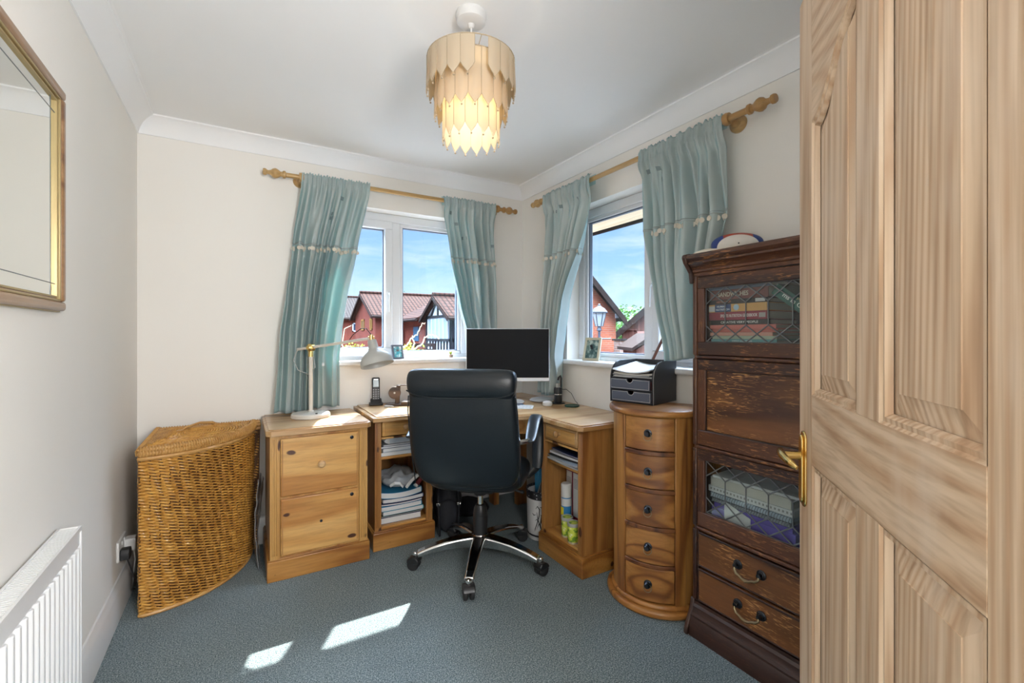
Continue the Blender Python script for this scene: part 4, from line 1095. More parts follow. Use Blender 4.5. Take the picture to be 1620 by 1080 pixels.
# cordless phone
t = empty('cordless_phone', (.728, 2.90, DZ), R(-12)); tag(t, 'black cordless phone standing in its charging cradle left on the desk', 'phone')
m = MB(); m.box(-.042, .042, -.034, .034, 0, .016); m.prism([(-.034, .016), (.034, .016), (.030, .040), (-.010, .034)], -.034, .034, 'X'); m.build('cradle', M['black'], t, bevel=.006)
mt = Matrix.Translation((0, .006, .022)) @ Matrix.Rotation(R(-9), 4, 'X')
m = MB(); m.box(-.024, .024, -.012, .012, 0, .150, mt); hs_ = m.build('handset', M['black'], t, bevel=.007, seg=3)
m = MB(); m.box(-.0165, .0165, -.0132, -.0118, .090, .132, mt); m.build('display', mat('phone_display', (.12, .19, .21), .2), hs_)
m = MB(); m.box(-.012, .012, -.0132, -.0118, .134, .139, mt); m.build('earpiece', M['chrome'], hs_)
ky = mat('phone_key', (.25, .26, .28), .4)
for r_ in range(5):
    for c_ in range(3):
        m = MB(); x = -.0145+c_*.0145; z = .018+r_*.0135; m.box(x-.0045, x+.0045, -.0135, -.0118, z-.0035, z+.0035, mt); m.build('key', ky, hs_, bevel=.001)
m = MB(); m.tube([(.03, .03, .006), (.055, .035, .004), (.075, .045, .0025), (.09, .065, .0025)], .0015, 6); m.build('cable', M['black'], t)
# charging stand
wd = wood('dark_walnut', (.16, .10, .07), (.11, .065, .045), (.05, .03, .022), axis='X', rough=.45, seed=31)
t = empty('charging_stand', (.855, 2.815, DZ), R(-24)); tag(t, 'dark wood charging stand with a round phone pad and a raised watch arm', 'charging stand')
m = MB(); m.box(-.085, .03, -.045, .045, 0, .012); m.build('base', wd, t, bevel=.003)
m = MB(); m.box(.012, .115, -.045, .055, 0, .026); m.build('tray', wd, t, bevel=.004)
m = MB(); m.box(.018, .109, -.039, .049, .0255, .0275); m.build('tray_pad', mat('taupe_leather', (.26, .22, .20), .6), t)
m = MB(); m.prism([(-.030, .012), (-.002, .012), (.004, .125), (-.020, .125)], -.012, .012, 'Y'); m.build('post', wd, t, bevel=.003)
m = MB(); mt = Matrix.Translation((-.030, -.016, .080)) @ Matrix.Rotation(R(80), 4, 'X'); m.lathe([(0, -.004), (.036, -.004), (.038, 0), (.036, .005), (0, .005)], seg=36, mat=mt); dsc = m.build('phone_pad', wd, t)
m = MB(); mt2 = Matrix.Translation((-.030, -.0225, .080)) @ Matrix.Rotation(R(80), 4, 'X'); m.lathe([(0, 0), (.006, 0), (.006, .002), (0, .002)], seg=16, mat=mt2); m.build('pad_light', M['whiteplastic'], dsc)
m = MB(); m.box(-.020, .085, -.006, .006, .122, .129); m.build('watch_arm', wd, t, bevel=.002)
m = MB(); mt = Matrix.Translation((.098, -.004, .132)) @ Matrix.Rotation(R(55), 4, 'X'); m.lathe([(0, -.004), (.020, -.004), (.022, 0), (.020, .004), (.012, .0045), (.010, .003), (0, .003)], seg=30, mat=mt); m.build('watch_puck', mat('steel_blue', (.20, .22, .26), .25, .6), t)
t = empty('white_marker', (.772, 2.775, DZ), R(-50)); tag(t, 'short white stick lying left of the charging stand', 'stick')
m = MB(); m.box(-.028, .028, -.008, .008, 0, .010); m.build('casing', M['whiteplastic'], t, bevel=.003)
m = MB(); m.box(.028, .037, -.006, .006, .002, .008); m.build('cap', M['chrome'], t, bevel=.001)

# desk lamp on the cabinet
lp = empty('desk_lamp', (.332, 2.752, CZ)); tag(lp, 'cream desk lamp with a long arm and metal shade standing on the pine cabinet', 'lamp')
LA = math.atan2(2.49-2.80, .600-.330)
m = MB(); m.lathe([(0, 0), (.098, 0), (.102, .004), (.100, .018), (.094, .024), (.02, .030), (0, .031)], seg=56); m.build('base', M['enamel'], lp)
m = MB(); mt = Matrix.Translation((.02, -.075, .026)); m.lathe([(0, 0), (.006, 0), (.006, .004), (0, .005)], seg=14, mat=mt); m.build('switch', M['black'], lp)
m = MB(); m.tube([(0, 0, .028), (0, 0, .345)], .011, 18); m.lathe([(.011, 0), (.016, .002), (.016, .008), (.011, .012)], (0, 0, .026), 20); m.build('pole', M['enamel'], lp)
m = MB(); m.tube([(0, 0, .335), (0, 0, .372)], .0125, 18); mt = Matrix.Translation((0, 0, .385)) @ Matrix.Rotation(LA, 4, 'Z') @ Matrix.Rotation(R(90), 4, 'X'); m.lathe([(0, -.018), (.014, -.018), (.022, -.012), (.022, .012), (.014, .018), (.010, .022), (0, .022)], seg=28, mat=mt); m.build('joint', M['brass'], lp)
hx, hy = .268, -.262; ln = math.hypot(hx, hy); ux, uy = hx/ln, hy/ln
A0 = (-ux*.085, -uy*.085, .375); A1 = (ux*ln, uy*ln, .438)
m = MB(); m.tube([A0, A1], .0078, 14); m.build('arm', M['enamel'], lp)
head = Vector(A1)
m = MB(); m.tube([head+Vector((0, 0, -.012)), head+Vector((0, 0, .020))], .010, 14)
fw = Vector((_f[0], _f[1], 0)); rt = Vector((_r[0], _r[1], 0))
ax = (Vector((0, 0, -1))*.93+rt*.27-fw*.16).normalized()
for dx in (-.010, .010): m.tube([head+rt*dx+Vector((0, 0, .012)), head+rt*(dx*1.3+.006)+ax*.035], .0030, 8)
m.tube([head+rt*-.016+Vector((0, 0, .006)), head+rt*.016+Vector((0, 0, .006))], .0045, 10)
m.build('shade_bracket', M['brass'], lp)
mt = Matrix.Translation(head+ax*.010) @ ax.to_track_quat('Z', 'Y').to_matrix().to_4x4()
m = MB(); out_ = [(.012, 0), (.022, .002), (.024, .010), (.026, .045), (.032, .058), (.055, .074), (.076, .094), (.084, .114), (.0865, .140)]
m.lathe(out_+[(.0845, .140), (.082, .114), (.074, .096), (.053, .077), (.030, .061), (.022, .048), (.020, .012), (0.0001, .008)], seg=48, mat=mt, cap=False); m.build('shade', M['greyenamel'], lp, ang=50)
m = MB(); m.lathe([(0, .03), (.014, .03), (.015, .05), (.026, .075), (.028, .09), (.020, .108), (0, .115)], seg=24, mat=mt); m.build('bulb', mat('opal_bulb', (.85, .85, .82), .4), lp)
m = MB(); c0 = Vector((ux*ln*.62, uy*ln*.62, .415)); m.tube([c0, c0+Vector((ux*.03, uy*.03, .04)), c0+Vector((ux*.08, uy*.08, .075)), head+Vector((-ux*.03, -uy*.03, .052)), head+Vector((0, 0, .018))], .0022, 8); m.build('flex', M['black'], lp)
m = MB(); b0 = Vector(A0); m.tube([b0, b0+Vector((-.02, .01, -.06)), b0+Vector((.0, -.015, -.115)), b0+Vector((.05, -.03, -.14)), b0+Vector((.085, -.05, -.10)), b0+Vector((.075, -.05, -.04)), Vector((-.005, .014, .355))], .0020, 8); m.build('flex', mat('grey_flex', (.45, .47, .46), .6), lp)

# frames and plant on the sills
SZ = 1.0301
def frame(label, loc, rz, w, h, mt, bw, pic, lean=12):
    t = empty('photo_frame', loc, rz); tag(t, label, 'photo frame')
    k = Matrix.Rotation(R(-lean), 4, 'X')
    m = MB()
    for a, b, c, d in ((-w/2, w/2, 0, bw), (-w/2, w/2, h-bw, h), (-w/2, -w/2+bw, bw, h-bw), (w/2-bw, w/2, bw, h-bw)): m.box(a, b, -.006, .006, c, d, k)
    m.build('frame', mt, t, bevel=.0015)
    m = MB(); m.box(-w/2+bw, w/2-bw, -.002, .003, bw, h-bw, k); m.build('picture', pic, t)
    m = MB(); m.prism([(.004, h*.66), (.008, h*.66), (h*.42, .0), (h*.38, .0)], -.008, .008, 'X'); m.build('strut', M['black'], t)
    return t
def picmat(name, a, b, c, sc):
    m = mat(name, a, .35); n, l, bb = nodes(m); x = noise_n(n, l, coords(n, l, (sc, sc, sc)), 1, 3); r = ramp(n, l, x.outputs[0], ((.42, a), (.5, b), (.62, c))); l.new(r.outputs[0], bb.inputs['Base Color']); return m
frame('small dark framed photo with a turquoise background on the back window sill', (.905, 3.012, SZ), R(14), .082, .098, mat('pewter', (.13, .14, .17), .4, .3), .012, picmat('turquoise_photo', (.05, .30, .36), (.20, .42, .45), (.75, .76, .74), 38), 14)
frame('silver gilt framed photo leaning on the right hand window sill', (1.885, 2.205, SZ), R(-70), .115, .150, mat('champagne_metal', (.66, .62, .48), .3, .7), .016, picmat('green_photo', (.04, .10, .10), (.16, .26, .24), (.50, .60, .55), 30), 16)
t = empty('potted_plant', (1.285, 3.015, SZ)); tag(t, 'tiny plant in a brown pot at the right end of the back window sill', 'plant')
m = MB(); m.lathe([(0, 0), (.011, 0), (.014, .004), (.016, .022), (.013, .023), (0, .021)], seg=18); m.build('pot', mat('brown_pot', (.22, .14, .09), .6), t)
m = MB()
for k in range(14):
    a = k*2.4; r_ = .004+.011*((k*7 % 5)/5); h_ = .030+.022*((k*3 % 7)/7); m.tube([(0, 0, .02), (r_*.6*math.cos(a), r_*.6*math.sin(a), h_*.8), (r_*math.cos(a)*1.4, r_*math.sin(a)*1.4, h_)], [.0008, .0032, .0008], 5)
m.build('foliage', M['yleaf'], t)
t = empty('wooden_picture_stand', (1.885, 1.700, SZ), R(-90)); tag(t, 'slim dark red wooden prop leaning on the right hand window sill behind the letter tray', 'stand')
m = MB(); m.tube([(-.02, 0, .0), (.045, .03, .155)], .010, 4, flat=.5); m.build('strut', mat('mahogany', (.14, .045, .03), .4), t)
m = MB(); m.tube([(-.05, -.01, .005), (.05, -.01, .005)], .005, 8); m.build('foot', M['oak_black'], t)

# ------------------------------------------------------------------ under the desk
t = empty('backpack', (1.095, 2.62, 0), R(-20)); tag(t, 'black backpack slumped against the left pedestal under the desk', 'bag')
m = MB(); m.ball((0, .03, .17), .085, .12, .17, 3)
for v in m.bm.verts: v.co += Vector((.012*noise.noise(v.co*9), .012*noise.noise(v.co*11), 0)); v.co.z = max(.001, v.co.z)
m.build('main_compartment', M['blackmatte'], t, ang=180)
m = MB(); m.ball((.0, -.085, .11), .065, .035, .10, 3)
for v in m.bm.verts: v.co.z = max(.001, v.co.z)
m.build('front_pocket', M['blackmatte'], t)
for s in (-1, 1):
    m = MB(); m.tube([(s*.04, .02, .33), (s*.055, -.06, .30), (s*.06, -.125, .20), (s*.055, -.135, .10), (s*.05, -.12, .012)], .016, 10, flat=.35); st_ = m.build('shoulder_strap', M['blackmatte'], t)
    m = MB(); m.box(s*.06-.012, s*.06+.012, -.137, -.129, .19, .205); m.build('buckle', M['chrome'], st_, bevel=.002)
t = empty('black_bag', (1.31, 2.77, 0), R(10)); tag(t, 'flat black bag lying on the carpet behind the chair base', 'bag')
m = MB(); m.ball((0, 0, .045), .13, .15, .045, 3)
for v in m.bm.verts: v.co.z = max(.001, v.co.z+.010*noise.noise(v.co*14))
m.build('bag_body', M['blackmatte'], t, ang=180)
m = MB(); m.tube([(-.06, -.10, .05), (-.03, -.13, .085), (.03, -.13, .085), (.06, -.10, .05)], .007, 8); m.build('carry_handle', M['blackmatte'], t)
bx_, by_ = 1.545, 2.235
t = empty('waste_bin', (bx_, by_, 0)); tag(t, 'white waste bin with black line drawings and a black patterned rim', 'bin')
def binmat():
    m = mat('white_bin', (.6, .6, .6), .4); n, l, b = nodes(m); return m
m = MB(); m.lathe([(0, .0), (.088, .0), (.092, .004), (.1, .27), (.097, .27), (.089, .008), (0, .008)], seg=48, cap=False); m.build('drum', binmat(), t)
bk_ = mat('dotted_black', (.015, .015, .02), .5)
n, l, b = nodes(bk_); vo = n.new('ShaderNodeTexVoronoi'); vo.inputs['Scale'].default_value = 60; l.new(coords(n, l, (1, 1, 1)), vo.inputs['Vector']); l.new(mixc(n, l, (.6, .6, .6), (.015, .015, .02), maprange(n, l, vo.outputs['Distance'], .16, .24)), b.inputs['Base Color'])
m = MB(); m.lathe([(.0985, .228), (.1015, .285), (.099, .287), (.096, .27)], seg=48, cap=False); m.build('top_band', bk_, t)
m = MB(); m.lathe([(.0905, .001), (.0935, .034), (.0925, .036)], seg=48, cap=False); m.build('bottom_band', bk_, t)
def onbin(a, z, o=.0008): r_ = .0895+(z/.27)*.0112+o; return (r_*math.cos(a), r_*math.sin(a), z)
am_ = math.atan2(-by_, -bx_)
for pts in ([(-.35, .19), (-.25, .205), (-.12, .19), (-.15, .15), (-.30, .10), (-.42, .07), (-.45, .055)], [(-.1, .20), (0, .205), (.05, .18), (-.02, .12), (.1, .075), (.2, .07)], [(-.30, .17), (-.2, .12), (-.05, .08), (.05, .055)], [(-.6, .16), (-.5, .15), (-.35, .155)], [(-.4, .12), (-.3, .13), (-.15, .11), (-.35, .06)], [(.1, .19), (.2, .17), (.15, .10), (.25, .06)], [(-.05, .16), (.0, .15), (-.08, .10), (.0, .06), (.1, .045)]):
    m = MB(); m.tube([onbin(am_-.1+a, z) for a, z in pts], [.0012]+[.0028]*(len(pts)-2)+[.001], 6); m.build('ink_drawing', M['black'], t)
t = empty('waste_paper', (bx_-.01, by_-.01, .20)); tag(t, 'white sheet of paper sticking out of the waste bin', 'paper')
m = MB()
m.grid(lambda u, v: (-.078+.10*u+.03*v, -.03+.055*u-.02*v+.01*math.sin(3*v), -.02+.16*v+.02*u), 8, 12); m.build('sheet', M['paper'], t, solid=.0008)
t = empty('blue_folder', (bx_+.035, by_+.03, .30)); tag(t, 'blue plastic folder standing up out of the waste bin', 'folder')
m = MB(); m.grid(lambda u, v: (-.055+.10*u, .02-.06*u+.01*math.sin(2*v), -.16+.31*v), 6, 10); m.build('folder_cover', M['blue'], t, solid=.002)

# right pedestal contents
FR = R(-90)
t = empty('spray_can', (1.545, 2.012, .1185)); tag(t, 'tall blue and white spray can with a clear cap in the right pedestal', 'can')
m = MB(); m.lathe([(0, 0), (.026, 0), (.0275, .003), (.0275, .178), (.024, .186), (.018, .189), (0, .19)], seg=32); m.build('can_body', mat('can_blue', (.03, .22, .50), .3), t)
m = MB(); m.lathe([(.0281, .135), (.0281, .176)], seg=32, cap=False); m.build('white_label', M['whiteplastic'], t)
m = MB(); m.box(-.029, -.0265, -.012, .010, .085, .128); m.build('yellow_label', mat('can_yellow', (.85, .72, .04), .4), t)
m = MB(); m.lathe([(.0285, .182), (.0285, .250), (.024, .256), (0, .257)], seg=32, cap=False); m.build('cap', mat('pale_cap', (.72, .72, .70), .25, Alpha=1.0), t)
ti = mat('lime_tin', (.50, .62, .05), .35)
n, l, b = nodes(ti); x = noise_n(n, l, coords(n, l, (26, 26, 40)), 1, 3); l.new(ramp(n, l, x.outputs[0], ((.40, (.16, .32, .03)), (.46, (.55, .66, .06)), (.60, (.62, .70, .10)), (.66, (.80, .80, .60)))).outputs[0], b.inputs['Base Color'])
def tin(label, x, y):
    t = empty('lime_tin', (x, y, .1185)); tag(t, label, 'tin', 'lime green tins in the right pedestal')
    m = MB(); m.lathe([(0, 0), (.029, 0), (.030, .004), (.030, .092), (.0285, .095), (0, .095)], seg=32); m.build('tin_body', ti, t)
    m = MB(); m.lathe([(.0315, .086), (.0325, .090), (.0325, .102), (.030, .104), (.027, .101), (0, .100)], seg=32, cap=False); lo_ = m.build('lid', mat('grey_lid', (.45, .46, .44), .35), t)
    m = MB(); m.lathe([(0, 0), (.024, 0), (.024, .0015), (0, .0015)], (0, 0, .101), 28); m.build('lid_label', ti, lo_)
    m = MB(); m.lathe([(.0303, .0), (.0306, .004), (.0303, .010)], seg=32, cap=False); m.build('base_rim', M['shade'], t)
tin('lime green tin with a grey lid, the one further left beside the spray can', 1.500, 1.945)
tin('lime green tin with a grey lid, the nearer right one by the pedestal side', 1.482, 1.868)
def binder(name, label, y0, w, body, panel):
    t = empty(name, (1.585, y0, .1185), FR); tag(t, label, 'file', 'files standing in the right pedestal')
    m = MB(); m.box(0, w, 0, .20, 0, .315); m.build('file_body', body, t, bevel=.003)
    if panel: m = MB(); m.box(.006, w-.005, -.0015, .001, .07, .31); lb = m.build('spine_label', panel, t)
    if panel:
        for q in range(7): m = MB(); m.box(.012, w-.012, -.0022, -.001, .275-.008*q, .278-.008*q); m.build('label_line', CM['grey'], lb)
    return t
binder('box_file', 'magenta file with a pale grey spine label beside the spray can', 2.065, .058, mat('magenta', (.25, .02, .06), .5), mat('label_grey', (.62, .60, .58), .6))
binder('box_file', 'magenta file with a lighter spine label next to the green file', 2.005, .058, mat('crimson', (.27, .02, .055), .5), mat('label_pale', (.72, .71, .70), .6))
binder('box_file', 'green file standing nearest the pedestal side', 1.945, .05, mat('jade', (.02, .33, .22), .5), None)
binder('box_file', 'white topped magenta file furthest right, mostly behind the tins', 1.893, .055, mat('rose', (.50, .20, .25), .5), M['paper'])
z = .507
for i, (nm, lab, cv, hh, rz_, off) in enumerate((('pale blue folder', 'pale blue folder lowest in the papers on the right pedestal shelf', 'pale', .007, -4, -.03), ('white papers', 'white loose papers second from the bottom on the right pedestal shelf', 'white', .006, 6, -.045), ('blue paper', 'sky blue leaflet in the middle of the papers on the right pedestal shelf', 'pale', .005, -10, -.05),
        ('black pad', 'thin black pad among the papers on the right pedestal shelf', 'black', .004, 8, -.03), ('white catalogue', 'white curled catalogue near the top of the right pedestal shelf', 'white', .010, 3, -.02), ('dark folder', 'dark blue glossy folder topmost on the right pedestal shelf', 'navy', .006, -6, -.005))):
    leaves_block('paper_pile_item' if 0 else nm.split()[-1].replace('papers', 'paper'), lab, 'papers', 'papers on the right pedestal shelf', (1.60+off*.6, 1.917, z), R(-90+rz_*.6), .27, .25, hh, .0035, CM[cv]); z += hh+.0042

# ------------------------------------------------------------------ bow fronted chest of drawers
cs = empty('bow_fronted_chest', (1.672, 1.478, 0), R(-60.2)); tag(cs, 'tall bow fronted chest of five drawers in honey brown hardwood beside the bookcase', 'chest of drawers')
def arcpts(r_, t0, t1, n): return [(r_*math.sin(R(t0+(t1-t0)*k/n)), -r_*math.cos(R(t0+(t1-t0)*k/n))) for k in range(n+1)]
def slab(mb, t0, t1, r0, r1, z0, z1, n=12): mb.prism(arcpts(r1, t0, t1, n)+arcpts(r0, t1, t0, n), z0, z1)
def dshape(r_, bk): return arcpts(r_, -90, 90, 40)+[(r_*.93, bk), (-r_*.93, bk)]
m = MB(); m.prism(dshape(.186, .088), .04, .84); m.build('carcass', M['sheesham_dark'], cs, ang=30)
for s in (-1, 1):
    m = MB(); slab(m, *sorted((s*31.5, s*46)), .17, .206, .045, .842, 8); m.build('stile', M['sheesham_z'], cs, bevel=.003, ang=30)
    m = MB(); m.prism(arcpts(.202, s*46.5, s*90, 12)+[(s*.19, .088), (s*.17, .088), (s*.17, 0)], .045, .842); m.build('side_panel', M['sheesham_z'], cs, ang=30)
zc_ = [.769, .606, .445, .285, .125]
for i, z in enumerate(zc_):
    m = MB(); slab(m, -31, 31, .17, .203, z-.070, z+.070, 16); dr = m.build('drawer', M['sheesham'], cs, bevel=.003, ang=30)
    m = MB(); slab(m, -31.5, 31.5, .17, .2065, z+.0715, z+.0885, 16); m.build('rail', M['sheesham_dark'], cs, bevel=.002, ang=30)
    mt = Matrix.Translation((0, -.2045, z+.004)) @ Matrix.Rotation(R(90), 4, 'X')
    m = MB(); m.lathe([(0, 0), (.017, 0), (.017, .002), (.011, .004), (.007, .010), (.010, .016), (.012, .022), (.009, .027), (0, .028)], seg=24, mat=mt); m.build('knob', M['iron'], dr)
    ang_ = (.0, .6, 0, -.3, 0)[i]
    m = MB(); mt = Matrix.Translation((0, -.2125, z-.004)) @ Matrix.Rotation(R(78), 4, 'X'); m.tube([mt @ Vector((.0165*math.cos(a*PI/12), .0165*math.sin(a*PI/12)-.006, 0)) for a in range(24)], .0016, 6, closed=True); m.build('ring_pull', M['oldbrass'], dr)
m = MB(); m.prism(dshape(.222, .09), .842, .870); m.build('top', M['sheesham'], cs, bevel=.010, seg=3, ang=30)
m = MB(); m.prism(dshape(.212, .09), .025, .048); m.prism(dshape(.232, .09), 0, .030); m.build('base_plinth', M['sheesham'], cs, bevel=.010, seg=3, ang=30)

# letter tray
tr = empty('letter_tray', (1.610, 1.452, .8705), math.atan2(-.970, .245)+PI); tag(tr, 'black leather letter tray with two stitched drawers on the bow fronted chest', 'letter tray')
bl = mat('black_leatherette', (.012, .013, .018), .4); gl = mat('navy_grey_leatherette', (.085, .10, .14), .45); stc = mat('pale_stitching', (.60, .60, .58), .7)
tw, td, thh = .228, .235, .198
side = [(0, 0), (td, 0), (td, thh), (.085, thh), (.055, thh-.006), (.028, thh-.022), (.008, thh-.048), (0, thh-.075)]
# local x: along the front (0 = near right corner), local y: towards the wall is negative here
for nm_, x0 in (('side_panel', 0), ('side_panel', tw-.008)):
    m = MB(); m.prism([(-a, b) for a, b in side], x0-tw if 0 else -(-x0), x0+.008, 'X'); sp_ = m.build(nm_, bl, tr, bevel=.002)
    m = MB(); m.tube([(x0+(-.0003 if x0 == 0 else .0083), -a-.003*(a < .001), b) for a, b in side[3:]+[(0, 0)]], .0009, 5); m.build('stitching', stc, sp_)
m = MB(); m.box(.008, tw-.008, -td, -.004, 0, .006); m.box(.008, tw-.008, -td, -.004, .058, .064); m.box(.008, tw-.008, -td, -.004, .116, .122); m.box(.008, tw-.008, -td, -td+.006, 0, thh); m.build('shelf_frame', bl, tr)
for z0 in (.008, .066):
    x0, x1, z1 = .011, tw-.011-(0 if z0 < .01 else 0), z0+.048
    pts = [(x0, z0), (x1, z0), (x1, z1)]+[((x0+x1)/2+.016*math.cos(PI*k/10), z1-.016*math.sin(PI*k/10)) for k in range(11)]+[(x0, z1)]
    yo = 0 if z0 < .01 else .010
    m = MB(); m.prism(pts, -.006+yo, .002+yo, 'Y'); dr = m.build('drawer_front', gl, tr)
    m = MB(); m.box(x0, x1, -td+.02, -.006+yo, z0, z0+.004); m.box(x0, x0+.004, -td+.02, -.006+yo, z0, z1-.006); m.box(x1-.004, x1, -td+.02, -.006+yo, z0, z1-.006); m.build('drawer_box', mat('maroon_lining', (.10, .02, .02), .6), dr)
    m = MB(); m.tube([((x0+x1)/2+.018*math.cos(PI*k/10), .0024+yo, z1-.018*math.sin(PI*k/10)) for k in range(11)], .0010, 5)
    m.tube([(x0+.004, .0024+yo, z0+.004), (x1-.004, .0024+yo, z0+.004), (x1-.004, .0024+yo, z1-.003), ((x0+x1)/2+.020, .0024+yo, z1-.003)], .0009, 5); m.tube([(x0+.004, .0024+yo, z0+.004), (x0+.004, .0024+yo, z1-.003), ((x0+x1)/2-.020, .0024+yo, z1-.003)], .0009, 5)
    m.build('stitching', stc, dr)
trw = tr
def inTray(x, y, z):
    a = tr.rotation_euler.z; return (tr.location.x+x*math.cos(a)-y*math.sin(a), tr.location.y+x*math.sin(a)+y*math.cos(a), tr.location.z+z)
gp = glass('plastic_wallet', (.75, .76, .78), 6, .1)
z = .1225
for i, (lab, cv, hh, rz_) in enumerate((('white papers lying lowest in the open top of the letter tray', 'white', .004, 2), ('olive grey folder under the papers in the letter tray', 'grey', .005, -3), ('cream booklet in the middle of the papers in the letter tray', 'cream', .006, 3), ('glossy white plastic wallet topmost in the letter tray', 'white', .006, -2))):
    leaves_block('document' if i else 'paper_sheets', lab, 'papers', 'papers in the letter tray', inTray(.114, -.115, z), tr.rotation_euler.z+R(rz_), .198, .222, hh, (.002, .004, .006, .014)[i], CM[cv], tilt=R(-(1, 2, 4, 7)[i])); z += hh+(.003, .005, .008, 0)[i]

# ------------------------------------------------------------------ stacked oak bookcase
BX, BY = 1.572, 1.203
bk = empty('oak_bookcase', (BX, BY, 0), R(-90)); tag(bk, 'tall dark oak sectional bookcase with leaded glass doors against the right wall', 'bookcase')
Wd, Dp = .835, .285
for s in (0, 1):
    x0 = 0 if s == 0 else Wd-.020
    m = MB(); m.box(x0, x0+.020, .0, Dp, .10, 1.45)
    so_ = m.build('side_panel', M['oak_z'], bk)
    for (za, zb) in ((.130, .418), (.428, .742), (.752, 1.100), (1.112, 1.432)):      # scalloped front edge of each section
        m = MB(); xx = x0-.006 if s == 0 else x0+.006
        m.box(xx, xx+.020, -.006, .020, za, zb); m.build('section_edge', M['oak_z'], so_, bevel=.006, seg=3)
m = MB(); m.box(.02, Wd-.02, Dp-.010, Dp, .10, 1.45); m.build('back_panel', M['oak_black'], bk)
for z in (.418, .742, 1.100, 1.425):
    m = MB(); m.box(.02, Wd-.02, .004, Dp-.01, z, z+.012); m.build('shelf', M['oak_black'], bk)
for z in (.4185, .7425, 1.1005):
    m = MB(); m.box(.014, Wd-.014, -.010, .006, z-.001, z+.012); m.build('section_rail', M['oak'], bk, bevel=.005, seg=3)
# cornice
cp_ = [(0, 1.428), (-.006, 1.428), (-.008, 1.440), (-.014, 1.444), (-.014, 1.452), (-.020, 1.460), (-.034, 1.470), (-.040, 1.474), (-.040, 1.482), (-.046, 1.484), (-.054, 1.494), (-.054, 1.504), (-.046, 1.512), (0, 1.512), (Dp, 1.512), (Dp, 1.428)]
m = MB(); m.prism([(a, b) for a, b in cp_], -.004, Wd+.004, 'X'); m.build('cornice', M['oak'], bk, ang=25)
for x0 in (-.016, Wd-.002):     # shaped ends of the cornice
    m = MB(); m.prism([(.03, 1.40), (-.012, 1.40), (-.018, 1.44), (-.036, 1.462), (-.050, 1.478), (-.060, 1.500), (-.056, 1.512), (-.03, 1.518), (Dp, 1.516), (Dp, 1.40)], x0, x0+.018, 'X'); m.build('cornice_end', M['oak_black'], bk, bevel=.004, ang=25)
# base
pb = [(Dp, 0), (-.040, 0), (-.040, .020), (-.036, .060), (-.030, .072), (-.030, .080), (-.020, .086), (-.014, .100), (-.014, .108), (-.006, .116), (-.006, .128), (Dp, .128)]
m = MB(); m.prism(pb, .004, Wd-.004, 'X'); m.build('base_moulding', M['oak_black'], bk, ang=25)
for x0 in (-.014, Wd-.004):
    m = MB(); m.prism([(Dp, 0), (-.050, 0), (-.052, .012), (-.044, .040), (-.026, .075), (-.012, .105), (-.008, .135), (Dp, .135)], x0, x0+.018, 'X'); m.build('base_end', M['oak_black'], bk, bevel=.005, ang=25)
def glazed(z0, z1, g0, g1):
    d = empty('glazed_door', (0, 0, 0)); d.parent = bk
    fx = .046
    m = MB(); x0, x1 = .016, Wd-.016
    for a, b, c, e in ((x0, x1, z0, g0), (x0, x1, g1, z1)): m.box(a, b, -.002, .018, c, e)
    m.build('door_rail', M['oak'], d, bevel=.003)
    m = MB(); m.box(x0, fx, -.002, .018, g0, g1); m.box(Wd-fx, x1, -.002, .018, g0, g1); m.build('door_stile', M['oak_z'], d, bevel=.003)
    m = MB(); m.box(fx, Wd-fx, .012, .015, g0, g1); m.build('glass_pane', M['cabinet_glass'], d, smooth=False)
    # lead cames
    m = MB(); w_ = .0017; yy = .0105
    def ln_(xa, za, xb, zb): m.tube([(xa, yy, za), (xb, yy, zb)], .0026, 6)
    n_ = 9; L = Wd-2*fx; sp = L/(n_+.0); h = g1-g0; zt, zl = g1-h*.30, g0+h*.30
    for i in range(n_+1):
        x = fx+i*sp
        if 0 < i < n_: ln_(x, zl, x, zt)
        if i > 0:
            ln_(x, zt, x-sp, g1); ln_(x, zl, x-sp, g0)
        if i < n_:
            ln_(x, zt, x+sp, g1); ln_(x, zl, x+sp, g0)
    for a, b in (((fx, g0), (Wd-fx, g0)), ((fx, g1), (Wd-fx, g1)), ((fx, g0), (fx, g1)), ((Wd-fx, g0), (Wd-fx, g1))): ln_(*a, *b)
    m.build('lead_came', M['lead'], d)
    return d
glazed(1.114, 1.424, 1.165, 1.378); glazed(.432, .740, .490, .697)
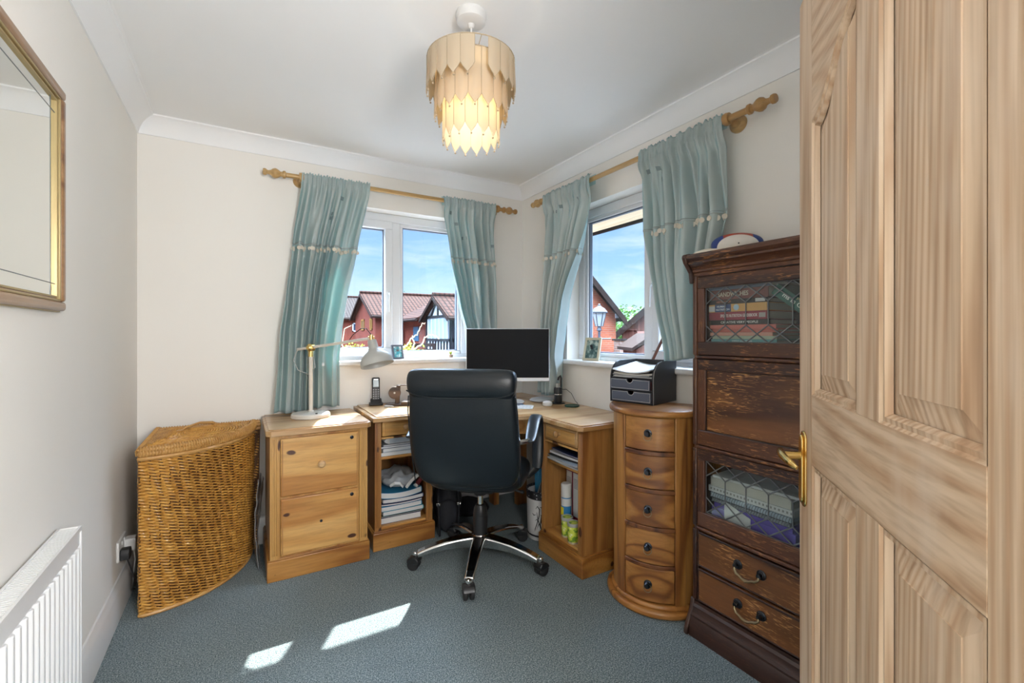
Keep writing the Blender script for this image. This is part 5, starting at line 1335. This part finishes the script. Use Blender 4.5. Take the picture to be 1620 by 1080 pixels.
# falling flap with a fielded panel
m = MB(); z0, z1, p0, p1, fx = .756, 1.098, .815, 1.056, .052
m.box(.016, Wd-.016, -.002, .018, z0, p0); m.box(.016, Wd-.016, -.002, .018, p1, z1); fl = m.build('flap_rail', M['oak'], bk, bevel=.003)
m = MB(); m.box(.016, fx, -.002, .018, p0, p1); m.box(Wd-fx, Wd-.016, -.002, .018, p0, p1); m.build('flap_stile', M['oak_z'], bk, bevel=.003)
m = MB(); m.box(fx, Wd-fx, .008, .016, p0, p1); m.build('flap_panel', M['oak_panel'], bk)
m = MB(); ring_ = [(fx, p0), (Wd-fx, p0), (Wd-fx, p1), (fx, p1)]
m.tube([(a, .003, b) for a, b in ring_], .004, 8, closed=True); m.build('panel_moulding', M['oak_black'], bk)
def bail(parent, xc, zc, hw):
    h = empty('drawer_handle', (xc, -.005, zc)); h.parent = parent
    for s in (-1, 1):
        mt = Matrix.Translation((s*hw, 0, 0)) @ Matrix.Rotation(R(90), 4, 'X')
        m = MB(); m.lathe([(0, 0), (.017, 0), (.017, .003), (.013, .005), (.012, .007), (.008, .008), (.006, .018), (.008, .022), (0, .024)], seg=24, mat=mt); m.build('rosette', M['iron'], h)
    m = MB(); pts = [(-hw, -.018, 0), (-hw*1.02, -.022, -.012), (-hw*.8, -.026, -.022), (-hw*.55, -.028, -.024), (-hw*.3, -.028, -.031), (0, -.028, -.034), (hw*.3, -.028, -.031), (hw*.55, -.028, -.024), (hw*.8, -.026, -.022), (hw*1.02, -.022, -.012), (hw, -.018, 0)]
    m.tube(pts, [.004, .0045, .005, .004, .0048, .006, .0048, .004, .005, .0045, .004], 10); m.build('bail', M['oldbrass'], h)
for z0, z1 in ((.134, .264), (.274, .410)):
    m = MB(); m.box(.022, Wd-.022, -.004, .016, z0, z1); dr = m.build('drawer', M['oak_panel'], bk, bevel=.003)
    m = MB(); m.box(.022, Wd-.022, -.0075, -.003, z1-.008, z1); m.box(.022, Wd-.022, -.0065, -.003, z0, z0+.006); m.build('drawer_bead', M['oak_black'], dr, bevel=.002)
    bail(dr, .235, (z0+z1)/2+.010, .044); bail(dr, Wd-.235, (z0+z1)/2+.010, .044)

def inBook(x, y, z): return (BX+y, BY-x, z)
# books: spines face the glass
def book(label, x0, z0, w, h, depth, col, title=None, tcol=(.85, .82, .75), tsize=None, rot=0, y0=.045, extra=None, group='books in the upper glazed section', name='book', tw_=None, bold=True):
    t = empty(name, inBook(x0+w/2, y0, z0)); t.rotation_euler = (0, R(0), R(-90)); tag(t, label, 'book', group)
    if rot: t.rotation_euler = (Matrix.Rotation(R(-90), 3, 'Z') @ Matrix.Rotation(R(rot), 3, 'Y')).to_euler()
    mt_ = mat('cloth_'+label[:18].replace(' ', '_'), col, .45)
    m = MB(); m.box(-w/2, w/2, .0, depth, 0, .0022); m.box(-w/2, w/2, 0, depth, h-.0022, h); m.box(-w/2, w/2, -.0015, .001, 0, h); m.build('cover', mt_, t, bevel=.0008)
    m = MB(); m.box(-w/2+.003, w/2-.003, .001, depth-.004, .0022, h-.0022); m.build('pages', CM['cream'], t)
    if title:
        tm = mat('foil_'+label[:16].replace(' ', '_'), tcol, .5)
        text('spine_title', title, tsize or h*.62, tm, t, ((extra or 0), -.0021, h*.5), (R(90), 0, 0), .0003, tw_, bold)
    return t
z = 1.1632
m = MB(); m.box(.02, Wd-.02, .022, Dp-.01, 1.150, 1.1627); m.build('shelf', M['oak_black'], bk)
m = MB(); m.box(.02, Wd-.02, .022, Dp-.01, .450, .4617); m.build('shelf', M['oak_black'], bk)
book('thin teal blue book at the bottom of the upper stack', .045, z, .26, .014, .19, (.16, .42, .46), 'ENERGY AND FITNESS', (.7, .8, .8), .008); z += .0145
z0_ = z
book('pale green and cream thin book second from the bottom of the upper stack', .05, z, .255, .012, .18, (.50, .58, .44)); z += .0125
book('slim salmon book third from the bottom of the upper stack', .04, z, .25, .013, .18, (.72, .36, .27)); z += .0135
book('slim brick red book fourth from the bottom of the upper stack', .05, z, .258, .012, .18, (.60, .16, .13)); z += .0125
book('bright coral red book below the black one in the upper stack', .04, z, .262, .016, .18, (.70, .20, .17)); z += .0165
book('black book titled about people below the maroon sports book', .045, z, .235, .018, .18, (.02, .02, .022), 'CREATIVE VERY PEOPLE', (.75, .75, .72), .012, tw_=.15); z += .0185
t = book('maroon sports nutrition guidebook in the middle of the upper stack', .035, z, .235, .031, .19, (.32, .035, .06), "SPORTS NUTRITION GUIDEBOOK", (.85, .80, .76), .016, extra=.008, tw_=.150)
m = MB(); m.box(.088, .112, -.0021, -.0012, .007, .024); m.build('spine_photo', mat('spine_photo', (.45, .40, .38), .5), t); z += .0315
t = book('navy and orange nutrition book above the maroon guidebook', .035, z, .235, .030, .19, (.74, .40, .13))
m = MB(); m.box(-.090, -.022, -.0021, -.0012, .0005, .0295); m.build('navy_panel', mat('spine_navy', (.03, .07, .22), .5), t)
m = MB(); m.box(-.117, -.091, -.0021, -.0012, .003, .024); m.build('white_label', M['paper'], t)
text('spine_title', 'HUMAN', .011, mat('spine_pale', (.75, .8, .85), .5), t, (-.062, -.0024, .021), (R(90), 0, 0), .0003, None, True)
text('spine_title', 'NUTRITION', .011, mat('spine_pale2', (.75, .8, .85), .5), t, (-.056, -.0024, .009), (R(90), 0, 0), .0003, None, True)
m = MB(); mt3 = Matrix.Translation((.0, -.0022, .016)) @ Matrix.Rotation(R(90), 4, 'X'); m.lathe([(0, 0), (.0115, 0), (.0105, .0008), (0, .001)], seg=24, mat=mt3); m.build('globe_picture', mat('globe', (.45, .62, .75), .4), t); z += .0305
t = book('black history book with a small white label above the navy and orange one', .04, z, .23, .017, .18, (.03, .025, .025), 'HISTORY OF', (.62, .22, .14), .011, extra=-.055)
m = MB(); m.box(.072, .108, -.0021, -.0012, .003, .015); m.build('white_label', M['paper'], t); z += .0175
book('thick dark red cookery book with large cream letters near the top of the upper stack', .04, z, .235, .038, .19, (.22, .07, .06), 'SANDWICHES', (.70, .64, .50), .024, extra=-.02, tw_=.125); z += .0385
book('blue grey magazine file topmost in the upper stack', .035, z, .25, .022, .19, (.16, .20, .30)); z += .0225
t = book('large green medical book leaning diagonally behind the glass', .262, 1.268, .24, .040, .17, (.02, .13, .10), 'ms in General Pr', (.88, .90, .82), .022, rot=38, y0=.040, tw_=.165, group=None)
text('spine_title', 'Practical', .013, mat('spine_gold', (.70, .62, .30), .4), t, (.0, -.0021, .034), (R(90), 0, 0), .0003, .07)
# lower section
z = .4625
vio = mat('violet', (.13, .08, .42), .35)
def pad(label, cat, x0, z, w, h, col, rz=0, y0=.04, coil=False, dots=False, depth=.2, tilt=0, name='notebook', group='papers in the lower glazed section'):
    t = empty(name, inBook(x0+w/2, y0, z)); t.rotation_euler = (0, R(tilt), R(-90+rz)); tag(t, label, cat, group)
    t.rotation_euler = (Matrix.Rotation(R(-90+rz), 3, 'Z') @ Matrix.Rotation(R(tilt), 3, 'Y')).to_euler()
    m = MB(); m.box(-w/2, w/2, 0, depth, 0, h); m.build('block', col, t, bevel=.0015)
    if coil:
        m = MB(); n_ = int(w/.010)
        for k in range(n_): m.tube([(-w/2+.006+k*.010+.0025*math.sin(q), -.002-.0055*math.cos(q)*1, h*.5+h*.55*math.sin(q)) for q in [i*PI/5 for i in range(10)]], .0009, 5, closed=True)
        m.build('wire_coil', M['lead'], t)
    if dots:
        for k in range(int(w/.014)): m = MB(); m.box(-w/2+.010+k*.014, -w/2+.016+k*.014, -.0012, .0005, h*.38, h*.68); m.build('binding_hole', mat('grey_hole', (.30, .29, .27), .6) if k == 0 and not bpy.data.materials.get('grey_hole') else bpy.data.materials['grey_hole'], t)
    return t
pad('violet box lying lowest in the lower glazed section', 'box', .05, z, .32, .052, vio, name='violet_box'); z += .0525
pad('violet folder on the violet box, under the spiral pads', 'folder', .06, z, .30, .018, vio, name='folder'); z += .0185
pad('grey spiral pad just above the violet folder', 'notebook', .05, z, .30, .014, CM['grey'], coil=True); z += .0165
pad('white spiral pad with an open wire coil in the lower glazed section', 'notebook', .045, z, .31, .018, CM['pale'], coil=True); z += .0205
pad('white comb bound pad with a row of holes along its edge', 'notebook', .035, z, .33, .024, M['paper'], dots=True); z += .0245
pad('thick cream paged book upper in the lower glazed section', 'book', .045, z, .31, .036, CM['cream'], name='paper_block'); z += .0365
pad('loose white papers topmost in the lower glazed section', 'papers', .06, z, .33, .010, M['paper'], rz=4, name='papers'); z += .01
pad('white cards leaning in front of the violet box', 'cards', .11, .497, .085, .004, M['paper'], rz=10, y0=.028, depth=.012, name='card') if 0 else None
t = empty('white_card', inBook(.165, .028, .4622), R(-90)); tag(t, 'white card standing in front of the violet box behind the lower glass', 'card')
m = MB(); m.prism([(-.055, 0), (.05, 0), (.05, .055), (-.055, .090)], .004, .006, 'Y'); m.build('card_sheet', M['paper'], t)

# on top of the bookcase
t = empty('rugby_ball', (1.735, 1.125, 1.5125), R(-50)); tag(t, 'small white rugby ball with a red and blue band on top of the bookcase', 'ball')
bm2 = mat('ball_skin', (.78, .74, .68), .45); n, l, b = nodes(bm2)
tc = n.new('ShaderNodeTexCoord'); sp = n.new('ShaderNodeSeparateXYZ'); l.new(tc.outputs['Object'], sp.inputs[0])
def mth(op, a, c=None):
    x = n.new('ShaderNodeMath'); x.operation = op
    for i, v in enumerate((a, c)):
        if v is None: continue
        if isinstance(v, (int, float)): x.inputs[i].default_value = v
        else: l.new(v, x.inputs[i])
    return x.outputs[0]
# white lens shaped face panel bounded by a band: distance of (x, z) from an ellipse on the side of the ball
ex = mth('POWER', mth('DIVIDE', mth('ABSOLUTE', sp.outputs[0]), .078), 2.0); ez = mth('POWER', mth('DIVIDE', mth('SUBTRACT', sp.outputs[2], .034), .050), 2.0)
el_ = mth('ADD', ex, ez)
white_f = maprange(n, l, el_, .96, 1.0); bluef = maprange(n, l, mth('ABSOLUTE', sp.outputs[0]), .052, .056)
band = mixc(n, l, (.42, .07, .04), (.02, .05, .22), bluef)
l.new(mixc(n, l, (.74, .70, .64), band, white_f), b.inputs['Base Color'])
m = MB(); N = 40
pr = [(max(1e-6, .0475*math.cos(q)**.85 if math.cos(q) > 0 else 0), .097*math.sin(q)) for q in [(-PI/2)+PI*i/24 for i in range(25)]]
m.lathe(pr, seg=40, mat=Matrix.Translation((0, 0, .0478)) @ Matrix.Rotation(R(90), 4, 'Y')); m.build('ball_skin', bm2, t, ang=90)
m = MB(); m.lathe([(0, 0), (.003, 0), (.003, .001), (0, .001)], (0, 0, 0), 12, mat=Matrix.Translation((0, -.0475, .046)) @ Matrix.Rotation(R(90), 4, 'X')); m.build('valve', M['black'], t)
t = empty('folded_cap', (1.672, 1.165, 1.5125), R(-62)); tag(t, 'folded cream cloth cap lying in front of the rugby ball on the bookcase', 'cap')
m = MB(); m.ball((0, 0, .012), .105, .045, .022, 4)
for v in m.bm.verts: v.co.z = max(.0004, v.co.z+.006*noise.noise(v.co*22)+.010*max(0, v.co.x/.1)*(1 if v.co.z > .01 else 0))
m.build('folded_cloth', mat('cream_cotton', (.74, .68, .57), .9), t, ang=180)

# ------------------------------------------------------------------ outside
G0 = -2.75
def pt(u, v, dep): r_ = ray(u); return Vector((r_[0]*dep, r_[1]*dep, hz(v, dep)))
def house(name, label, x0, x1, y0, y1, ze, zr, wallm, roofm, gable='X', over=.25, extra=None, group=None):
    """ridge runs along X. the gable end faces -X"""
    t = empty(name, (x0, y0, G0)); tag(t, label, 'house', group)
    w, d, he, hr = x1-x0, y1-y0, ze-G0, zr-G0
    m = MB(); m.box(0, w, 0, d, 0, he); m.prism([(0, he), (d, he), (d/2, hr-.08)], 0, w, 'X'); m.build('brick_wall', wallm, t, smooth=False)
    for s in (0, 1):
        sl = (hr-he)/(d/2); ya, za = (-over, he-over*sl) if s == 0 else (d+over, he-over*sl)
        m = MB(); th = .09; m.prism([(ya, za), (d/2, hr), (d/2, hr+th), (ya, za+th)], -over, w+over, 'X'); m.build('roof_slope', roofm, t, smooth=False)
        m = MB(); m.prism([(ya, za-.10), (d/2, hr-.10), (d/2, hr+.02), (ya, za+.02)], -over-.03, -over, 'X'); m.build('bargeboard', M['fascia'], t, smooth=False)
        m = MB(); yg = ya-.05 if s == 0 else ya+.05; m.tube([(-over, yg, za), (w+over, yg, za)], .06, 8); m.build('gutter', M['fascia'], t)
    m = MB(); m.tube([(-over, d/2, hr+.10), (w+over, d/2, hr+.10)], .09, 8); m.build('ridge_tiles', M['tile_red'], t)
    return t
wint = mat('dark_window', (.02, .03, .045), .2, spec=.3); oakw = mat('oak_window_frame', (.17, .085, .02), .6, spec=.1); whw = mat('white_window_frame', (.35, .36, .38), .5, spec=.1)
def win(t, face, a0, a1, z0, z1, frm, mull=1, d_=None):
    """face 'x': on the x=0 gable wall (a = y); face 'y': on the y=0 wall (a = x)"""
    m = MB(); f = .07
    def bx(p0, p1, q0, q1, o): 
        if face == 'x': m.box(-o, .02, p0, p1, q0, q1)
        else: m.box(p0, p1, -o, .02, q0, q1)
    bx(a0, a1, z0, z0+f, .04); bx(a0, a1, z1-f, z1, .04)
    for k in range(mull+2): c = a0+(a1-a0-f)*k/(mull+1); bx(c, c+f, z0, z1, .04)
    wf_ = m.build('window', frm, t, smooth=False)
    m = MB()
    if face == 'x': m.box(-.01, .01, a0, a1, z0, z1)
    else: m.box(a0, a1, -.01, .01, z0, z1)
    m.build('pane', wint, wf_, smooth=False)
# B: brick gable house in the middle of the back window
hB = house('brick_house', 'red brick house with a brown pantile roof and two brown gable windows', 5.57, 11.5, 22.3, 26.8, 2.18, 3.30, M['brick'], M['tile_red'])
for ya, yb_ in ((.55, 1.05), (2.25, 2.95)): win(hB, 'x', ya, yb_, 1.42-G0+.0, 2.0-G0+.0, oakw, 1)
win(hB, 'y', 1.0, 1.9, .8-G0-1.2, .8-G0-.3, whw)
# A: farther house with the grey brown roof on the left
hA = house('brick_house', 'farther brick house with a grey brown roof at the left edge of the back window', 2.5, 8.2, 33, 39, 2.40, 3.95, M['brick'], M['tile_grey'])
hA.name = 'brick_house.001'
win(hA, 'y', 4.15, 5.15, 4.15, 4.75, whw, 1)
# C: half timbered house at the right of the back window
hC = house('timbered_house', 'black and white half timbered house at the right of the back window', 6.75, 10.8, 15.8, 18.4, 1.93, 2.68, M['render'], M['tile_red'])
he = 1.93-G0; tim = mat('black_timber', (.010, .010, .012), .8, spec=.05); curt = mat('pale_net_curtain', (.13, .16, .18), .6, spec=.05)
def beam(a, b, face, w_=.10, nm='timber'):
    m = MB()
    (a0, z0_), (b0, z1_) = a, b
    dx, dz_ = b0-a0, z1_-z0_; L = math.hypot(dx, dz_); nx, nz_ = -dz_/L*w_/2, dx/L*w_/2
    poly = [(a0+nx, z0_+nz_), (b0+nx, z1_+nz_), (b0-nx, z1_-nz_), (a0-nx, z0_-nz_)]
    m.prism(poly, -.05, .01, 'X' if face == 'x' else 'Y'); m.build(nm, tim, hC, smooth=False)
for a, b in (((0.05, he-.02), (2.55, he-.02)), ((1.3, he), (1.3, he+.68)), ((.55, he), (1.05, he+.5)), ((2.05, he), (1.55, he+.5)), ((.05, 0), (.05, he)), ((2.55, 0), (2.55, he)), ((0, he-.95), (2.6, he-.95)), ((0, he-1.65), (2.6, he-1.65))): beam(a, b, 'x')
for q in (.35, .65, .95, 1.25, 1.55, 1.85, 2.15): beam((q, he-1.6), (q, he-1.0), 'x', .07)
for a, b in (((0, he-.05), (4.0, he-.05)), ((0, he-.95), (4.0, he-.95)), ((0, he-1.65), (4.0, he-1.65)), ((.06, 0), (.06, he)), ((.9, 0), (.9, he)), ((2.4, 0), (2.4, he))): beam(a, b, 'y', .13)
for q in (.3, .5, .7, 1.2, 1.5, 1.8, 2.1): beam((q, he-1.6), (q, he-1.0), 'y', .07)
m = MB(); m.box(-.03, .0, .25, 2.4, he-.9, he-.1); wf_ = m.build('window_band', curt, hC, smooth=False)
m = MB()
for k in range(6): m.box(-.05, -.02, .25+k*.42, .29+k*.42, he-.9, he-.1)
m.build('glazing_bars', whw, wf_, smooth=False)
m = MB(); m.box(.15, .85, -.03, 0, he-.9, he-.12); m.build('window_band', curt, hC, smooth=False)
# low link building with a lean-to roof between them
t = empty('link_building', (6.6, 18.95, G0)); tag(t, 'low brick building with a lean-to tiled roof and a small blue window', 'house')
m = MB(); m.box(.25, 3.5, 0, 2.75, 0, 4.55); m.build('brick_wall', M['brick'], t, smooth=False)
m = MB(); m.prism([(-.15, 4.58), (-.15, 4.68), (1.6, 5.55), (1.6, 5.45)], -.2, 2.9, 'Y'); m.build('roof_slope', M['tile_red'], t, smooth=False)
m = MB(); m.tube([(-.2, -.2, 4.58), (-.2, 2.9, 4.58)], .06, 8); m.build('gutter', M['fascia'], t)
m = MB(); m.box(.22, .26, .75, 1.45, 3.65, 4.30); m.build('window', mat('blue_window', (.02, .06, .10), .3, spec=.2), t, smooth=False)
# far peak over the timbered house
hF = house('brick_house', 'distant brick house whose tiled roof peak rises behind the timbered house', 12.2, 18, 22.6, 28.5, 2.5, 4.15, M['brick'], M['tile_red']); hF.name = 'brick_house.002'

# D: orange brick gable seen in the right hand window; its gable faces the camera side (ridge along Y)
def gable_house(name, label, x0, x1, y0, y1, ze, zr, wallm, roofm, over=.22):
    t = empty(name, (x0, y0, G0)); tag(t, label, 'house'); w, d, he, hr = x1-x0, y1-y0, ze-G0, zr-G0
    m = MB(); m.box(0, w, 0, d, 0, he); m.prism([(0, he), (w, he), (w/2, hr-.08)], 0, d, 'Y'); m.build('gable_wall', wallm, t, smooth=False)
    for s in (0, 1):
        sl = (hr-he)/(w/2); xa, za = (-over, he-over*sl) if s == 0 else (w+over, he-over*sl)
        m = MB(); th = .10; m.prism([(xa, za), (w/2, hr), (w/2, hr+th), (xa, za+th)], -over, d+over, 'Y'); m.build('roof_slope', roofm, t, smooth=False)
        m = MB(); m.prism([(xa, za-.16), (w/2, hr-.16), (w/2, hr+.03), (xa, za+.03)], -over-.04, -over, 'Y'); m.build('bargeboard', M['fascia'], t, smooth=False)
    return t
hD = gable_house('brick_gable_house', 'orange brick gable end with dark eaves behind the street lamp', 5.9, 9.90, 10.4, 12.0, 1.80, 3.62, M['brick_or'], M['tile_grey'])
m = MB(); m.box(3.96, 4.06, -.06, .02, 4.45, 4.62); m.build('kneeler', M['render'], hD)
planks = mat('weathered_red_boards', (.30, .14, .11), .8, spec=.05); n, l, b = nodes(planks)
x = noise_n(n, l, coords(n, l, (8, 1, .35)), 1.6, 3); l.new(ramp(n, l, x.outputs[0], ((.3, (.055, .020, .016)), (.55, (.115, .05, .038)), (.75, (.16, .09, .068)))).outputs[0], b.inputs['Base Color'])
eb = pt(984, 520, 15.5)
hE = gable_house('timber_barn', 'weathered red boarded gable with a small shuttered opening in the right hand window', eb.x, eb.x+3.6, eb.y, eb.y+4, 1.36, 2.95, planks, M['tile_grey'])
hE.rotation_euler = (0, 0, R(-47))
m = MB(); m.box(.50, .98, -.04, .01, 3.82, 4.06); wf_ = m.build('shutter', mat('shutter_boards', (.26, .12, .09), .8), hE, smooth=False)
m = MB(); m.box(.0, 3.6, -.05, .0, 4.08, 4.15); m.build('tie_board', planks, hE, smooth=False)
m = MB(); m.box(.02, .10, -.05, .01, 0, 4.1)
for q in (.35, .5, 1.45): m.box(q, q+.05, -.035, .01, 3.3, 4.3)
m.build('cover_strips', planks, hE, smooth=False)
t = empty('garden_wall', (9.3, 9.6, G0)); tag(t, 'pale brick wall below the barn in the right hand window', 'wall')
m = MB(); m.box(0, 4.5, 0, .25, 0, 1.02-G0-.0); m.build('brickwork', brick('pale_brick', (.20, .11, .08), (.15, .08, .06), (.22, .19, .17)), t, smooth=False)
m = MB(); m.box(-.04, 4.54, -.04, .29, 1.02-G0, 1.07-G0); m.build('coping', M['tile_grey'], t)
sa, sb = pt(999, 553, 9.5), pt(1034, 529, 9.5)
t = empty('shed', (sa.x, sa.y, G0)); t.rotation_euler = (0, 0, math.atan2(sb.y-sa.y, sb.x-sa.x)); tag(t, 'dark roofed shed at the foot of the right hand window view', 'shed')
L_ = math.hypot(sb.x-sa.x, sb.y-sa.y); za_, zb_2 = sa.z-G0, sb.z-G0
m = MB(); m.prism([(.12, 0), (2*L_-.12, 0), (2*L_-.12, za_), (L_, zb_2-.1), (.12, za_)], .05, 1.2, 'Y'); m.build('shed_wall', planks, t, smooth=False)
for s_ in (0, 1):
    m = MB(); q = [(0, za_-.03), (L_, zb_2-.04), (L_, zb_2+.03), (0, za_+.04)]
    m.prism([(x if s_ == 0 else 2*L_-x, z_) for x, z_ in q], -.05, 1.3, 'Y'); m.build('shed_roof', M['fascia'], t, smooth=False)
# street lamp
lc = pt(948, 520, 11.0)
t = empty('street_lamp', (lc.x, lc.y, G0)); tag(t, 'black traditional street lamp in front of the orange brick gable', 'street lamp')
lz = hz(516, 11)-G0; blk = mat('lamp_black', (.015, .02, .03), .4)
m = MB(); m.lathe([(.10, 0), (.10, .5), (.06, .6), (.045, .7), (.035, lz-.5), (.05, lz-.45), (.03, lz-.4), (.03, lz-.12), (.06, lz-.1), (.04, lz)], seg=14); m.tube([(-.28*rt.x, -.28*rt.y, lz-.30), (.28*rt.x, .28*rt.y, lz-.30)], .018, 8); m.build('post', blk, t)
sq = Matrix.Rotation(R(20), 4, 'Z')
m = MB(); m.lathe([(.085, lz), (.165, lz+.32)], seg=6, mat=sq, cap=False); m.build('lantern_glass', mat('frosted_lantern', (.18, .19, .20), .4, spec=.1), t, ang=10)
m = MB(); m.lathe([(.20, lz+.32), (.20, lz+.345), (.13, lz+.43), (.06, lz+.47), (.03, lz+.50), (.03, lz+.53), (0, lz+.55)], seg=6, mat=sq)
for k in range(6):
    a = PI/3*k+R(20); m.tube([(.088*math.cos(a), .088*math.sin(a), lz), (.168*math.cos(a), .168*math.sin(a), lz+.33)], .011, 5)
m.build('lantern_cap', blk, t, ang=20)
# trees
def tree(name, label, loc, hgt, cr, n_, leafm, seed, group=None):
    t = empty(name, (loc[0], loc[1], G0)); tag(t, label, 'tree', group); rnd = random.Random(seed)
    m = MB(); m.tube([(0, 0, 0), (.05, 0, hgt*.45), (0, .05, hgt*.85)], [cr*.10, cr*.07, cr*.03], 8)
    for k in range(5): a = k*1.3; m.tube([(0, 0, hgt*.4+.08*k*hgt), (math.cos(a)*cr*.6, math.sin(a)*cr*.6, hgt*.6+.07*k*hgt)], [cr*.05, cr*.015], 6)
    m.build('trunk', M['oak_black'], t)
    m = MB()
    for k in range(n_):
        d = Vector((rnd.gauss(0, 1), rnd.gauss(0, 1), rnd.gauss(0, .8))).normalized()*(rnd.random()**.4)
        c = Vector((d.x*cr, d.y*cr, hgt*.78+d.z*hgt*.26)); s = cr*.055*rnd.uniform(.6, 1.4)
        q = Matrix.Rotation(rnd.uniform(0, 6.3), 3, Vector((rnd.random(), rnd.random(), rnd.random())).normalized())
        vs = [m.bm.verts.new(c+q @ Vector(p)) for p in ((-s, 0, 0), (0, -s*.6, .2*s), (s, 0, 0), (0, s*.6, .2*s))]; m.bm.faces.new(vs)
    m.build('foliage', leafm, t, smooth=False); return t
tree('leafy_tree', 'bright green tree between the orange gable and the barn', pt(990, 540, 24)[:2], 5.35, 2.0, 2600, M['leaf'], 2)
tree('leafy_tree', 'treetop just showing over the ridge left of the window mullion', pt(592, 540, 40)[:2], 7.6, 1.3, 900, M['leaf'], 5)
tree('leafy_tree', 'treetop just showing over the ridge right of the window mullion', pt(642, 540, 40)[:2], 7.5, 1.2, 900, M['leaf'], 6)
# corkscrew willow close outside the back window
wl = empty('corkscrew_willow', (2.7, 7.6, G0)); tag(wl, 'pale twisted willow twigs with yellow leaves just outside the back window', 'shrub')
m = MB(); base = Vector((0, 0, 0))
def P6(u, v, d_=8.0): return pt(u, v, d_)-Vector((2.7, 7.6, G0))
tw_list = [[(636, 552), (645, 545), (650, 536), (660, 529), (664, 520), (668, 512), (674, 511)], [(652, 551), (656, 543), (652, 535), (653, 530)], [(655, 552), (668, 545), (672, 534), (680, 529), (690, 532), (697, 538)], [(640, 551), (634, 546), (628, 548)]]
for tw2 in tw_list:
    pts = [P6(*p) for p in tw2]; fine = []
    for a, b_ in zip(pts, pts[1:]):
        for k in range(4): fine.append(a.lerp(b_, k/4)+Vector((0, 0, .012*math.sin(k*2+a.x*30))))
    m.tube(fine, [.016-.010*i/len(fine) for i in range(len(fine))], 6)
hub_ = P6(645, 560)
for tw2 in tw_list: m.tube([hub_+Vector((0, 0, -.6)), hub_, P6(*tw2[0])], [.02, .018, .016], 6)
m.tube([(0, 0, 0), hub_*.5+Vector((0, 0, .2)), hub_+Vector((0, 0, -.55))], [.05, .04, .025], 8)
for tw2 in ([(545, 520), (551, 517), (556, 515)], [(541, 552), (548, 548), (560, 547)]):
    m.tube([P6(*p) for p in tw2], [.008, .008, .003], 5)
m.tube([hub_+Vector((0, 0, -.5)), P6(590, 575), P6(548, 560), P6(541, 545), P6(545, 520)], [.018, .016, .014, .012, .008], 6)
m.build('twisted_twigs', M['bark'], wl)
m = MB(); rnd = random.Random(4)
for k in range(260):
    u_, v_ = rnd.choice([(rnd.gauss(643, 6), rnd.gauss(551, 4)), (rnd.gauss(560, 12), rnd.gauss(549, 3)), (rnd.gauss(650, 10), rnd.gauss(560, 8)), (rnd.gauss(600, 30), rnd.gauss(575, 10))])
    c = P6(u_, v_, 8+rnd.uniform(-.3, .3)); s = .030
    q = Matrix.Rotation(rnd.uniform(0, 6.3), 3, Vector((rnd.random(), rnd.random(), rnd.random())).normalized())
    m.bm.faces.new([m.bm.verts.new(c+q @ Vector(p)) for p in ((-s, 0, 0), (0, -s*.5, 0), (s, 0, 0), (0, s*.5, 0))])
m.build('yellow_leaves', M['yleaf'], wl, smooth=False)
t = empty('garden_bench', (pt(670, 545, 13).x, pt(670, 545, 13).y, G0)); tag(t, 'dark slatted structure behind the willow twigs', 'bench')
zt_ = hz(543, 13)-G0
for k in range(5): m = MB(); m.box(-.35, .35, -.02, .02, zt_-.16*k-.10, zt_-.16*k); m.build('slat', M['fascia'], t, smooth=False)
for s in (-.33, .28): m = MB(); m.box(s, s+.06, -.03, .05, 0, zt_); m.build('post', M['fascia'], t, smooth=False)
